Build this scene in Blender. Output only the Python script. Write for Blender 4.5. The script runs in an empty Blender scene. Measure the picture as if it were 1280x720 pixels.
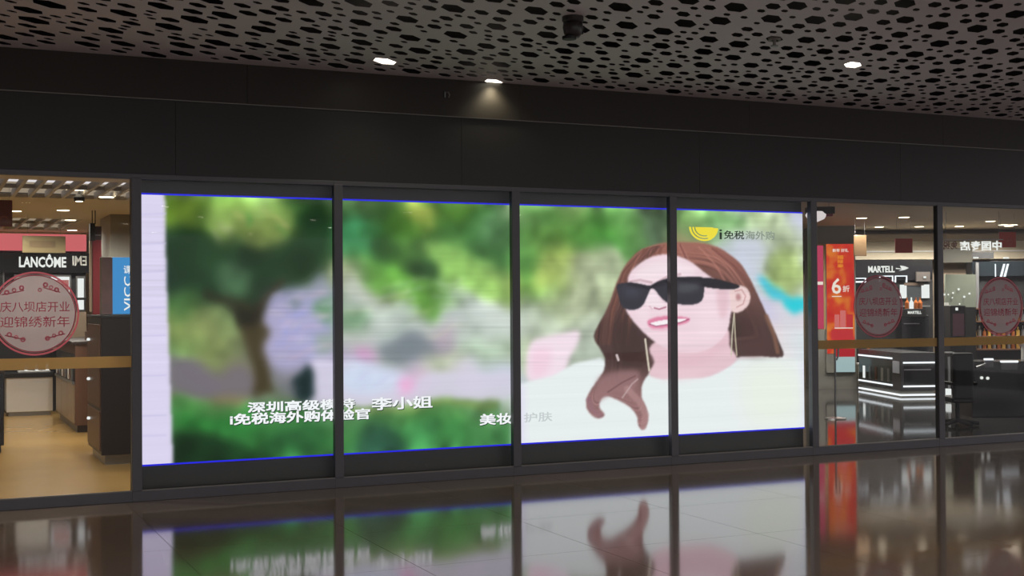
import bpy, math, random
import numpy as np
from mathutils import Vector, Matrix
from mathutils.geometry import delaunay_2d_cdt

random.seed(7)
SC = bpy.context.scene
COL = SC.collection

# ------------------------------------------------------------------ camera
FOC, YAW, DIST, PITCH, ROLL, EYE = 1597.5, 0.43076, 10.86, 0.01264, -0.0068, 1.6
right0 = Vector((math.cos(YAW), -math.sin(YAW), 0))
fwd = Vector((math.sin(YAW) * math.cos(PITCH), math.cos(YAW) * math.cos(PITCH), math.sin(PITCH)))
up0 = right0.cross(fwd)
RI = right0 * math.cos(ROLL) + up0 * math.sin(ROLL)
UP = up0 * math.cos(ROLL) - right0 * math.sin(ROLL)
EYEP = Vector((0, -DIST, EYE))
cam_d = bpy.data.cameras.new('camera')
cam_d.sensor_width = 36.0
cam_d.lens = FOC / 1280 * 36.0
cam_d.clip_end = 200
cam = bpy.data.objects.new('camera', cam_d)
COL.objects.link(cam)
cam.matrix_world = Matrix(((RI.x, UP.x, -fwd.x, 0), (RI.y, UP.y, -fwd.y, -DIST), (RI.z, UP.z, -fwd.z, EYE), (0, 0, 0, 1)))
SC.camera = cam

# ------------------------------------------------------------------ world, exposure
W = bpy.data.worlds.new('world'); SC.world = W; W.use_nodes = True
W.node_tree.nodes['Background'].inputs[0].default_value = (0.86, 0.80, 0.82, 1)
W.node_tree.nodes['Background'].inputs[1].default_value = 0.92
SC.view_settings.view_transform = 'Standard'
SC.view_settings.look = 'None'
SC.view_settings.exposure = 0.0
SC.view_settings.gamma = 1.0
SC.view_settings.use_curve_mapping = False

# ------------------------------------------------------------------ measuring helpers (photo survey -> metres)
def ray(u, v):
    return fwd + RI * ((u - 640) / FOC) - UP * ((v - 360) / FOC)
def atY(u, v, Y):
    d = ray(u, v); return EYEP + d * ((Y + DIST) / d.y)
def atZ(u, v, Z):
    d = ray(u, v); return EYEP + d * ((Z - EYE) / d.z)
def atT(u, v, t):
    return EYEP + ray(u, v) * t
def survey(X, Y, Z):
    x, y, z = X, Y + DIST, Z - EYE
    a = x * RI.x + y * RI.y + z * RI.z
    b = x * UP.x + y * UP.y + z * UP.z
    d = x * fwd.x + y * fwd.y + z * fwd.z
    return 640 + FOC * a / d, 360 - FOC * b / d

# main measures
Z_CEIL, Z_GLASS, Z_ST, Z_SB = 3.661, 2.664, 2.535, 0.2855
MX = [1.5826 + 1.7191 * i for i in range(-1, 8)]       # mullion axes, MX[1] left of the screen
Y_SCR = 0.10
ZL, ZR = 2.75, 3.0                                      # shop ceilings, left and right
XPART = 5.0

# ------------------------------------------------------------------ materials
def lin(c):
    o = []
    for x in c[:3]:
        x /= 255.0
        o.append(x / 12.92 if x <= 0.04045 else ((x + 0.055) / 1.055) ** 2.4)
    return tuple(o) + (1.0,)
MATS = {}
def mat(name, c, rough=0.5, metal=0.0, spec=0.5, var=0.12, scale=6.0, ior=1.5, alpha=1.0, bump=0.0):
    if name in MATS: return MATS[name]
    m = bpy.data.materials.new(name); m.use_nodes = True
    nt = m.node_tree; b = nt.nodes['Principled BSDF']
    tc = nt.nodes.new('ShaderNodeTexCoord'); nz = nt.nodes.new('ShaderNodeTexNoise')
    nz.inputs['Scale'].default_value = scale; nz.inputs['Detail'].default_value = 4
    nt.links.new(tc.outputs['Object'], nz.inputs['Vector'])
    mx = nt.nodes.new('ShaderNodeMix'); mx.data_type = 'RGBA'
    l = lin(c)
    mx.inputs[6].default_value = tuple(x * (1 - var) for x in l[:3]) + (1,)
    mx.inputs[7].default_value = tuple(min(1, x * (1 + var)) for x in l[:3]) + (1,)
    nt.links.new(nz.outputs['Fac'], mx.inputs[0])
    nt.links.new(mx.outputs[2], b.inputs['Base Color'])
    b.inputs['Roughness'].default_value = rough
    b.inputs['Metallic'].default_value = metal
    b.inputs['Specular IOR Level'].default_value = spec
    b.inputs['IOR'].default_value = ior
    b.inputs['Alpha'].default_value = alpha
    if bump:
        bp = nt.nodes.new('ShaderNodeBump'); bp.inputs['Strength'].default_value = bump
        bp.inputs['Distance'].default_value = 0.004
        nt.links.new(nz.outputs['Fac'], bp.inputs['Height']); nt.links.new(bp.outputs['Normal'], b.inputs['Normal'])
    MATS[name] = m
    return m
def emit(name, c, s=1.0):
    if name in MATS: return MATS[name]
    m = bpy.data.materials.new(name); m.use_nodes = True
    nt = m.node_tree; nt.nodes.clear()
    o = nt.nodes.new('ShaderNodeOutputMaterial'); e = nt.nodes.new('ShaderNodeEmission')
    e.inputs[0].default_value = lin(c); e.inputs[1].default_value = s
    nt.links.new(e.outputs[0], o.inputs[0])
    MATS[name] = m
    return m
def glass_mat():
    m = bpy.data.materials.new('clear_glass'); m.use_nodes = True
    nt = m.node_tree; nt.nodes.clear()
    o = nt.nodes.new('ShaderNodeOutputMaterial'); mx = nt.nodes.new('ShaderNodeMixShader')
    t = nt.nodes.new('ShaderNodeBsdfTransparent'); t.inputs[0].default_value = (0.965, 0.98, 0.975, 1)
    g = nt.nodes.new('ShaderNodeBsdfGlossy'); g.inputs['Roughness'].default_value = 0.01
    lw = nt.nodes.new('ShaderNodeLayerWeight'); lw.inputs[0].default_value = 0.5
    p = nt.nodes.new('ShaderNodeMath'); p.operation = 'POWER'; p.inputs[1].default_value = 5
    a = nt.nodes.new('ShaderNodeMath'); a.operation = 'MULTIPLY_ADD'; a.inputs[1].default_value = 0.9; a.inputs[2].default_value = 0.011
    nt.links.new(lw.outputs['Facing'], p.inputs[0]); nt.links.new(p.outputs[0], a.inputs[0])
    nt.links.new(a.outputs[0], mx.inputs[0]); nt.links.new(t.outputs[0], mx.inputs[1]); nt.links.new(g.outputs[0], mx.inputs[2])
    nt.links.new(mx.outputs[0], o.inputs[0])
    return m
def film(name, c, clear, tl):
    m = bpy.data.materials.new(name); m.use_nodes = True
    nt = m.node_tree; nt.nodes.clear()
    o = nt.nodes.new('ShaderNodeOutputMaterial'); t = nt.nodes.new('ShaderNodeBsdfTransparent')
    d = nt.nodes.new('ShaderNodeBsdfDiffuse'); l = nt.nodes.new('ShaderNodeBsdfTranslucent')
    d.inputs[0].default_value = lin(c); l.inputs[0].default_value = lin(c)
    a = nt.nodes.new('ShaderNodeMixShader'); a.inputs[0].default_value = tl
    b = nt.nodes.new('ShaderNodeMixShader'); b.inputs[0].default_value = clear
    nt.links.new(d.outputs[0], a.inputs[1]); nt.links.new(l.outputs[0], a.inputs[2])
    nt.links.new(a.outputs[0], b.inputs[1]); nt.links.new(t.outputs[0], b.inputs[2]); nt.links.new(b.outputs[0], o.inputs[0])
    return m
GLASS = glass_mat()
FASCIA = mat('charcoal_fascia', (48, 48, 45), rough=0.38, spec=0.35, var=0.1, scale=2)
FASCIA2 = mat('brown_fascia', (50, 47, 41), rough=0.45, spec=0.35, var=0.1, scale=2)
ALU = mat('dark_aluminium', (92, 93, 96), rough=0.45, metal=0.3, var=0.08)
RAIL = mat('brushed_rail', (120, 118, 112), rough=0.3, metal=0.9)
BLACK = mat('black_matt', (18, 18, 19), rough=0.6)
GLOSSBLACK = mat('black_lacquer', (20, 20, 22), rough=0.18)
CEILM = mat('ceiling_metal', (214, 209, 212), rough=0.55, spec=0.3, var=0.06, scale=1.5)
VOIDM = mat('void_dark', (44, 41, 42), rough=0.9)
TILE = mat('polished_stone', (118, 101, 84), rough=0.08, ior=1.9, var=0.16, scale=3.0)
TILE.node_tree.nodes['Principled BSDF'].inputs['Specular Tint'].default_value = (0.90, 0.80, 1.0, 1)
GROUT = mat('stone_joint', (66, 58, 50), rough=0.8)
WOOD = mat('tan_floor', (178, 142, 84), rough=0.22, var=0.1, scale=2.0)
GREYFLOOR = mat('grey_shop_floor', (70, 68, 66), rough=0.06, ior=1.7, var=0.1, scale=2.0)
CREAM = mat('cream_paint', (196, 184, 160), rough=0.6, var=0.05)
TAUPE = mat('taupe_paint', (150, 132, 112), rough=0.6, var=0.05)
GREYP = mat('grey_paint', (140, 138, 130), rough=0.6, var=0.05)
WARM = emit('warm_lamp', (255, 236, 205), 6.0)
COOL = emit('cool_strip', (240, 244, 250), 1.3)
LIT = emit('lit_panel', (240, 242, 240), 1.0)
WHITE_E = emit('white_letters', (245, 245, 240), 0.95)
BROWN = mat('brown_wood', (96, 66, 48), rough=0.4, var=0.2, scale=8)
DARKWOOD = mat('dark_wood', (52, 40, 34), rough=0.35, var=0.2, scale=8)
WHITE = mat('white_lacquer', (226, 224, 222), rough=0.25, var=0.04)
STEEL = mat('grey_steel', (150, 150, 150), rough=0.3, metal=0.8)
GOLD = mat('gold_glass', (190, 150, 70), rough=0.2)
AMBER = mat('amber_glass', (150, 84, 40), rough=0.15)
PURPLE = mat('plum_panel', (78, 48, 60), rough=0.4)
REDB = mat('red_board', (150, 48, 42), rough=0.5)
OCHRE = mat('ochre_board', (160, 132, 84), rough=0.5)

# ------------------------------------------------------------------ mesh helpers
class MB:
    def __init__(s): s.v = []; s.f = []
    def box(s, x0, x1, y0, y1, z0, z1):
        if x0 > x1: x0, x1 = x1, x0
        if y0 > y1: y0, y1 = y1, y0
        if z0 > z1: z0, z1 = z1, z0
        n = len(s.v)
        s.v += [(x0,y0,z0),(x1,y0,z0),(x1,y1,z0),(x0,y1,z0),(x0,y0,z1),(x1,y0,z1),(x1,y1,z1),(x0,y1,z1)]
        s.f += [tuple(n+i for i in q) for q in ((3,2,1,0),(4,5,6,7),(0,1,5,4),(1,2,6,5),(2,3,7,6),(3,0,4,7))]
        return s
    def prism(s, poly, a, b, axis='z'):
        # poly: 2D outline; extruded from a to b along axis ('y': outline in x,z ; 'z': outline in x,y)
        n = len(s.v); k = len(poly)
        for h in (a, b):
            for p in poly:
                s.v.append((p[0], h, p[1]) if axis == 'y' else (p[0], p[1], h))
        s.f.append(tuple(n+i for i in range(k))); s.f.append(tuple(n+k+i for i in reversed(range(k))))
        for i in range(k):
            j = (i+1) % k
            s.f.append((n+j, n+i, n+k+i, n+k+j))
        return s
    def lathe(s, prof, cx=0, cy=0, z=0, seg=16):
        n = len(s.v); k = len(prof)
        for i in range(seg):
            a = 2*math.pi*i/seg
            for r, h in prof: s.v.append((cx + r*math.cos(a), cy + r*math.sin(a), z + h))
        for i in range(seg):
            j = (i+1) % seg
            for q in range(k-1):
                s.f.append((n+i*k+q, n+j*k+q, n+j*k+q+1, n+i*k+q+1))
        s.f.append(tuple(n+i*k for i in reversed(range(seg)))); s.f.append(tuple(n+i*k+k-1 for i in range(seg)))
        return s
    def tube(s, pts, r, seg=8):
        n = len(s.v); k = len(pts)
        for i, p in enumerate(pts):
            p = Vector(p)
            d = (Vector(pts[min(i+1, k-1)]) - Vector(pts[max(i-1, 0)])).normalized()
            a = d.cross(Vector((0.3, 1, 0.2))).normalized(); b = d.cross(a)
            for j in range(seg):
                t = 2*math.pi*j/seg
                s.v.append(tuple(p + a*(r*math.cos(t)) + b*(r*math.sin(t))))
        for i in range(k-1):
            for j in range(seg):
                q = (j+1) % seg
                s.f.append((n+i*seg+j, n+i*seg+q, n+(i+1)*seg+q, n+(i+1)*seg+j))
        s.f.append(tuple(n+j for j in range(seg))); s.f.append(tuple(n+(k-1)*seg+j for j in reversed(range(seg))))
        return s
def link_mesh(name, v, f, m, parent=None, loc=None, bevel=0.0, smooth=False):
    me = bpy.data.meshes.new(name)
    me.from_pydata(v, [], f); me.update()
    if m: me.materials.append(m)
    if smooth:
        for p in me.polygons: p.use_smooth = True
    o = bpy.data.objects.new(name, me); COL.objects.link(o)
    if loc is not None: o.location = loc
    if parent: o.parent = parent
    if bevel:
        b = o.modifiers.new('edge', 'BEVEL'); b.width = bevel; b.segments = 2; b.limit_method = 'ANGLE'
    return o
def part(name, mb, m, parent, bevel=0.0, label=None, local=False, smooth=False):
    """mesh child; vertices given in world coordinates unless local"""
    v = mb.v
    if not local:
        L = parent_loc(parent)
        v = [(a-L[0], b-L[1], c-L[2]) for a, b, c in v]
    o = link_mesh(name, v, mb.f, m, parent, None, bevel, smooth)
    if label: o['label'] = label
    return o
def parent_loc(p):
    L = Vector(p.location)
    while p.parent:
        p = p.parent; L = L + Vector(p.location)
    return L
def tag(o, label, cat=None, group=None, kind=None):
    o['label'] = label
    if cat: o['category'] = cat
    if group: o['group'] = group
    if kind: o['kind'] = kind
    return o
def thing(name, label, cat, loc=(0,0,0), rz=0.0, group=None, kind=None):
    o = bpy.data.objects.new(name, None); COL.objects.link(o)
    o.empty_display_size = 0.1
    o.location = loc; o.rotation_euler = (0, 0, rz)
    return tag(o, label, cat, group, kind)
def solid(name, mb, m, label, cat=None, group=None, kind=None, bevel=0.0, smooth=False):
    """single-mesh thing, origin at base centre"""
    a = np.array(mb.v); lo, hi = a.min(0), a.max(0)
    L = ((lo[0]+hi[0])/2, (lo[1]+hi[1])/2, lo[2])
    v = [(x-L[0], y-L[1], z-L[2]) for x, y, z in mb.v]
    o = link_mesh(name, v, mb.f, m, None, L, bevel, smooth)
    return tag(o, label, cat, group, kind)
def struct(name, mb, m, label, bevel=0.0):
    return solid(name, mb, m, label, None, None, 'structure', bevel)

# flat lettering ---------------------------------------------------
_tc = {}
def text_geo(body, bold=0.0):
    key = (body, bold)
    if key in _tc: return _tc[key]
    cu = bpy.data.curves.new('lettering', 'FONT')
    cu.body = body; cu.size = 1.0; cu.resolution_u = 2; cu.offset = bold
    o = bpy.data.objects.new('lettering', cu); COL.objects.link(o)
    dg = bpy.context.evaluated_depsgraph_get(); dg.update()
    me = bpy.data.meshes.new_from_object(o.evaluated_get(dg))
    v = [tuple(x.co) for x in me.vertices]; f = [tuple(p.vertices) for p in me.polygons]
    bpy.data.objects.remove(o); bpy.data.curves.remove(cu); bpy.data.meshes.remove(me)
    a = np.array(v); lo, hi = a[:, :2].min(0), a[:, :2].max(0)
    a[:, :2] = (a[:, :2] - (lo+hi)/2) / (hi-lo)
    _tc[key] = (a, f)
    return _tc[key]
def lettering(name, body, m, parent, c, w, h, mirror=False, turn=0, bold=0.0, shear=0.0, depth=0.0, thick=0.0, local=False, label=None):
    """text facing -Y, centred at c, exactly w x h (before a quarter turn)"""
    a, f = text_geo(body, bold)
    L = Vector((0,0,0)) if local else parent_loc(parent)
    v = []
    for x, y, _ in a:
        X, Z = x*w, y*h
        if turn: X, Z = -Z, X
        if mirror: X = -X
        Z += shear*X
        v.append((c[0]+X-L[0], c[1]-L[1], c[2]+Z-L[2]))
    if mirror: f = [tuple(reversed(q)) for q in f]
    if thick:                                     # heavier strokes: the outline laid down four times, a hair apart
        n_, v0, f0 = len(v), v, f; v, f = [], []
        for q, (dx, dz) in enumerate(((-1, -.6), (1, -.6), (-1, .6), (1, .6))):
            v += [(x+dx*thick, y-.0002*q, z+dz*thick) for x, y, z in v0]
            f += [tuple(i+q*n_ for i in t_) for t_ in f0]
    o = link_mesh(name, v, f, m, parent)
    if depth:
        s = o.modifiers.new('depth', 'SOLIDIFY'); s.thickness = depth; s.offset = -1
    if label: o['label'] = label
    return o

# ================================================================== STRUCTURE
# --- corridor floor: base slab and stone tiles
pj = atZ(655, 653, 0)                         # a surveyed joint
TS = 1.25
jx, jy = pj.x % TS, atZ(875, 631, 0).y % TS
fl = thing('floor', 'polished dark brown stone floor of the corridor', None, (0, 0, 0), kind='structure')
part('floor_base', MB().box(-8, 22, -26, 0.02, -0.08, -0.012), GROUT, fl)
me_tile = None
gap = 0.0016
xs = np.arange(jx - 4*TS, 16.5, TS)
ys = np.arange(jy - 6*TS, -0.01, TS)
for y in ys:
    y1 = min(y+TS, 0.0)
    for x in xs:
        if y1 - y > TS - 1e-6:
            if me_tile is None:
                t = part('tile', MB().box(gap, TS-gap, gap, TS-gap, -0.012, 0), TILE, fl); me_tile = t.data
            else:
                t = bpy.data.objects.new('tile', me_tile); COL.objects.link(t); t.parent = fl
            t.location = (x, y, 0)
        else:
            t = part('tile', MB().box(x+gap, x+TS-gap, y+gap, y1-gap, -0.012, 0), TILE, fl)
yb = ys[0]
rest = MB()
for y in np.arange(yb - 14*TS, yb - 0.01, TS):
    for x in xs: rest.box(x+gap, x+TS-gap, y+gap, y+TS-gap, -0.012, 0)
o = part('tile_field', rest, TILE, fl); o['kind'] = 'stuff'

# --- perforated ceiling
LAMPS = [(481, 76, 0.112), (617, 101.5, 0.100), (1066, 80.5, 0.104)]
lamp_xy = [atZ(u, v, Z_CEIL) for u, v, r in LAMPS]
RINGU = atZ(968, 49, Z_CEIL)
CAMU = atZ(716, 21, Z_CEIL)
CX0, CX1, CY0, CY1 = -2.0, 16.0, -5.8, 0.0
holes = []
HSTR, HSHX = 1.28, 0.58                         # the holes are drawn out and slanted along the panel's run
def hexpt(k, r):
    a = k*math.pi/3
    return r*math.cos(a) + HSHX*HSTR*r*math.sin(a), r*HSTR*math.sin(a)
cell = {}
def free(x, y, r, g):
    R = 0.12
    kx, ky = int(x/R), int(y/R)
    for i in range(kx-3, kx+4):
        for j in range(ky-3, ky+4):
            for (a, b, q) in cell.get((i, j), ()):
                if (a-x-HSHX*(b-y))**2 + ((b-y)/1.25)**2 < (q+r+g)**2: return False
    return True
def put(x, y, r):
    holes.append((x, y, r)); cell.setdefault((int(x/0.12), int(y/0.12)), []).append((x, y, r))
for (p, (u, v, r)) in zip(lamp_xy, LAMPS): put(p.x, p.y, r)
put(RINGU.x, RINGU.y, 0.085)
put(CAMU.x, CAMU.y, 0.06); holes.pop()
for r0, r1, tries, g in ((0.088, 0.104, 2600, 0.095), (0.058, 0.070, 9000, 0.030), (0.032, 0.042, 16000, 0.022)):
    for _ in range(tries):
        r = random.uniform(r0, r1)
        x = random.uniform(CX0+0.12, CX1-0.12); y = random.uniform(CY0+0.18, CY1-0.16)
        if free(x, y, r, g): put(x, y, r)
vs = [Vector((CX0, CY0)), Vector((CX1, CY0)), Vector((CX1, CY1)), Vector((CX0, CY1))]
es = [(0,1),(1,2),(2,3),(3,0)]; fs = []
for x, y, r in holes:
    n = len(vs)
    for k in range(6):
        hx, hy = hexpt(k, r)
        vs.append(Vector((x + hx, y + hy)))
    es += [(n+k, n+(k+1) % 6) for k in range(6)]; fs.append([n+k for k in range(6)])
ov, oe, of, _, _, off = delaunay_2d_cdt(vs, es, fs, 0, 1e-6)
cv = [(p.x, p.y, Z_CEIL) for p in ov]
cf = [tuple(reversed(f)) for f, src in zip(of, off) if not src]
n0 = len(cv); TH = 0.003
for x, y, r in holes:                           # the sheet's thickness round each hole
    n = len(cv)
    for zz in (Z_CEIL, Z_CEIL+TH):
        for k in range(6):
            hx, hy = hexpt(k, r); cv.append((x + hx, y + hy, zz))
    for k in range(6):
        j = (k+1) % 6; cf.append((n+k, n+j, n+6+j, n+6+k))
ce = tag(link_mesh('ceiling', cv, cf, CEILM), 'pale grey metal ceiling pierced by hexagonal holes', None, None, 'structure')
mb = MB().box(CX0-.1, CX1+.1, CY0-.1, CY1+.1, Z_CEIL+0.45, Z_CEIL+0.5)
mb.box(CX0-.1, CX0, CY0-.1, CY1+.1, Z_CEIL+TH, Z_CEIL+0.45).box(CX1, CX1+.1, CY0-.1, CY1+.1, Z_CEIL+TH, Z_CEIL+0.45)  # side closures added to keep world light out of the void
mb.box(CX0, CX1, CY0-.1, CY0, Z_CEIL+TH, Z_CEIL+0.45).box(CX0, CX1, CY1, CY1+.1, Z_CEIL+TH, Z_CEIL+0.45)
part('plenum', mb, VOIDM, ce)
struct('ceiling', MB().box(-8, 22, -27, -15, Z_CEIL, Z_CEIL+0.05), CEILM, 'plain grey ceiling further along the corridor')

# --- fascia wall over the glazing: upper strip and lower boards
wf = thing('wall_front', 'charcoal fascia wall above the shop windows', None, (0, 0, 0), kind='structure')
z_j = atY(610, 148.5, -0.03).z
x_j = atY(651, 130, -0.03).x
UPW = 1.7191*1.5
for k in range(-3, 8):
    a = x_j + k*UPW
    part('fascia_panel', MB().box(a+.001, a+UPW-.001, -0.03, 0.05, z_j+.004, Z_CEIL), FASCIA2, wf, bevel=0.0012)
    part('fascia_board', MB().box(a+.001-0.6, a+UPW-.001-0.6, -0.02, 0.05, Z_GLASS+0.03, z_j-.004), FASCIA, wf, bevel=0.0012)
part('fascia_trim', MB().box(-6, 24, -0.036, 0.05, z_j-.004, z_j+.004), RAIL, wf)
part('wall_core', MB().box(-6, 24, 0.05, 0.12, Z_GLASS+0.03, Z_CEIL+.02), FASCIA, wf)

# --- glazing bays
BAYLAB = ['left of the video screen, showing the tan shop floor', 'over the white column of the video picture', 'over the green trees of the video picture',
          'over the long curls of the woman on screen', 'over the ear and earring of the woman on screen', 'in front of the red poster pillar',
          'in front of the dark bottle shelves', 'past the bottle shelves']
BAND = film('frosted_band', (214, 184, 128), .22, .5)
for i in range(8):
    a, b = MX[i], MX[i+1]
    w = thing('window_%d' % (i+1), 'tall framed shop window ' + BAYLAB[i], None, ((a+b)/2, 0, 0), kind='structure')
    part('pane', MB().box(a+.04, b-.04, -0.006, 0.004, 0.09, Z_GLASS-0.012), GLASS, w)
    part('mullion', MB().box(a-.04, a+.04, -0.035, 0.03, 0.085, Z_GLASS-0.002), ALU, w, bevel=0.004)
    part('bottom_rail', MB().box(a-.04, b-.04, -0.03, 0.035, 0.0, 0.085), ALU, w, bevel=0.003)
    part('rail_lip', MB().box(a+.04, b-.04, -0.028, -0.016, 0.085, 0.094), RAIL, w)
    part('top_rail', MB().box(a-.04, b-.04, -0.03, 0.035, Z_GLASS-0.012, Z_GLASS+0.03), ALU, w, bevel=0.003)
    if i in (0, 5, 6, 7):
        z0 = atY(80, 461, 0).z
        part('warning_band', MB().box(a+.041, b-.041, -0.0085, -0.0065, z0, z0+0.092), BAND, w, label='frosted tan strip across the glass')
part('mullion', MB().box(MX[8]-.04, MX[8]+.04, -0.035, 0.03, 0.085, Z_GLASS-0.002), ALU, w, bevel=0.004)

# --- unseen end wall, added to keep world light off the left ceiling
struct('wall_end_lightblock', MB().box(-8.1, -8, -20, 0, 0, Z_CEIL), mat('end_wall_paint', (70, 66, 62), rough=.6), 'unseen dark grey end wall added to block light from the left')
# --- shop shells
struct('floor', MB().box(-3, XPART, 0.04, 11.5, -0.05, 0.0), WOOD, 'glossy tan floor of the cosmetics shop')
struct('floor', MB().box(XPART, 26, 0.04, 18, -0.05, 0.0), GREYFLOOR, 'glossy dark grey floor of the liquor shop')
struct('wall_left', MB().box(-3.1, -3, 0.0, 11.5, 0, Z_CEIL), CREAM, 'cream side wall of the cosmetics shop')
struct('wall_split_lightblock', MB().box(XPART, XPART+.1, 0.35, 18, 0, Z_CEIL), CREAM, 'unseen cream partition added to separate the lighting of the two shops')  # unseen, added to keep the bright left lighting out of the right shop
struct('wall_back', MB().box(-3, XPART, 11.5, 11.6, 0, Z_CEIL), CREAM, 'cream back wall of the cosmetics shop')
struct('wall_right_lightblock', MB().box(26, 26.1, 0, 18, 0, Z_CEIL), TAUPE, 'taupe far side wall added to close the liquor shop against stray light')  # added to stop world light leaking in at the side
struct('wall_rear_lightblock', MB().box(XPART+.1, 26, 18, 18.1, 0, Z_CEIL), TAUPE, 'taupe rear wall added to close the liquor shop against stray light')  # added to stop world light leaking in from behind
struct('wall_screen_lightblock', MB().box(MX[1], MX[5], 0.30, 0.35, 0, Z_CEIL), BLACK, 'black wall added behind the video screen to block shop light')  # hidden backing, added so shop light stays out of the screen bays

# left ceiling: open slat bays and plain strips
cl = thing('ceiling', 'pale ceiling of the cosmetics shop with two open slatted bays', None, (0, 0, ZL), kind='structure')
SL = mat('slat_paint', (176, 168, 152), rough=0.5, var=0.04)
def slat_bay(y0, y1, x0, x1, pitch):
    part('bay_void', MB().box(x0, x1, y0, y1, ZL+.30, ZL+.33), VOIDM, cl)
    x = x0
    while x < x1:
        part('slat', MB().box(x, x+.034, y0, y1, ZL, ZL+.07), SL, cl)
        x += pitch
    for yy in (y0+0.55*(y1-y0),):
        part('cross_slat', MB().box(x0, x1, yy, yy+.04, ZL+.02, ZL+.06), SL, cl)
y1a, y1b = atZ(80, 226, ZL).y, atZ(80, 248, ZL).y
y2a, y2b = atZ(40, 273, ZL).y, atZ(40, 287, ZL).y
slat_bay(y1a, y1b, -1.0, 2.75, 0.165)
slat_bay(y2a, y2b, -1.0, atZ(90, 280, ZL).x, 0.2)
for (a, b) in ((0.05, y1a), (y1b, y2a), (y2b, 11.5)):
    part('ceiling_board', MB().box(-3, XPART, a, b, ZL, ZL+.04), CREAM, cl)
for (a, b, x0) in ((y1a, y1b, 2.78), (y2a, y2b, atZ(90, 280, ZL).x+.03)):
    part('ceiling_board', MB().box(x0, XPART, a, b, ZL, ZL+.04), CREAM, cl)
    part('ceiling_board', MB().box(-3, -1.02, a, b, ZL, ZL+.04), CREAM, cl)
cr = struct('ceiling', MB().box(XPART+.1, 26, 0.12, 18, ZR, ZR+.05), mat('sand_paint', (196, 176, 146), rough=.6, var=.05), 'taupe ceiling of the liquor shop')

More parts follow.
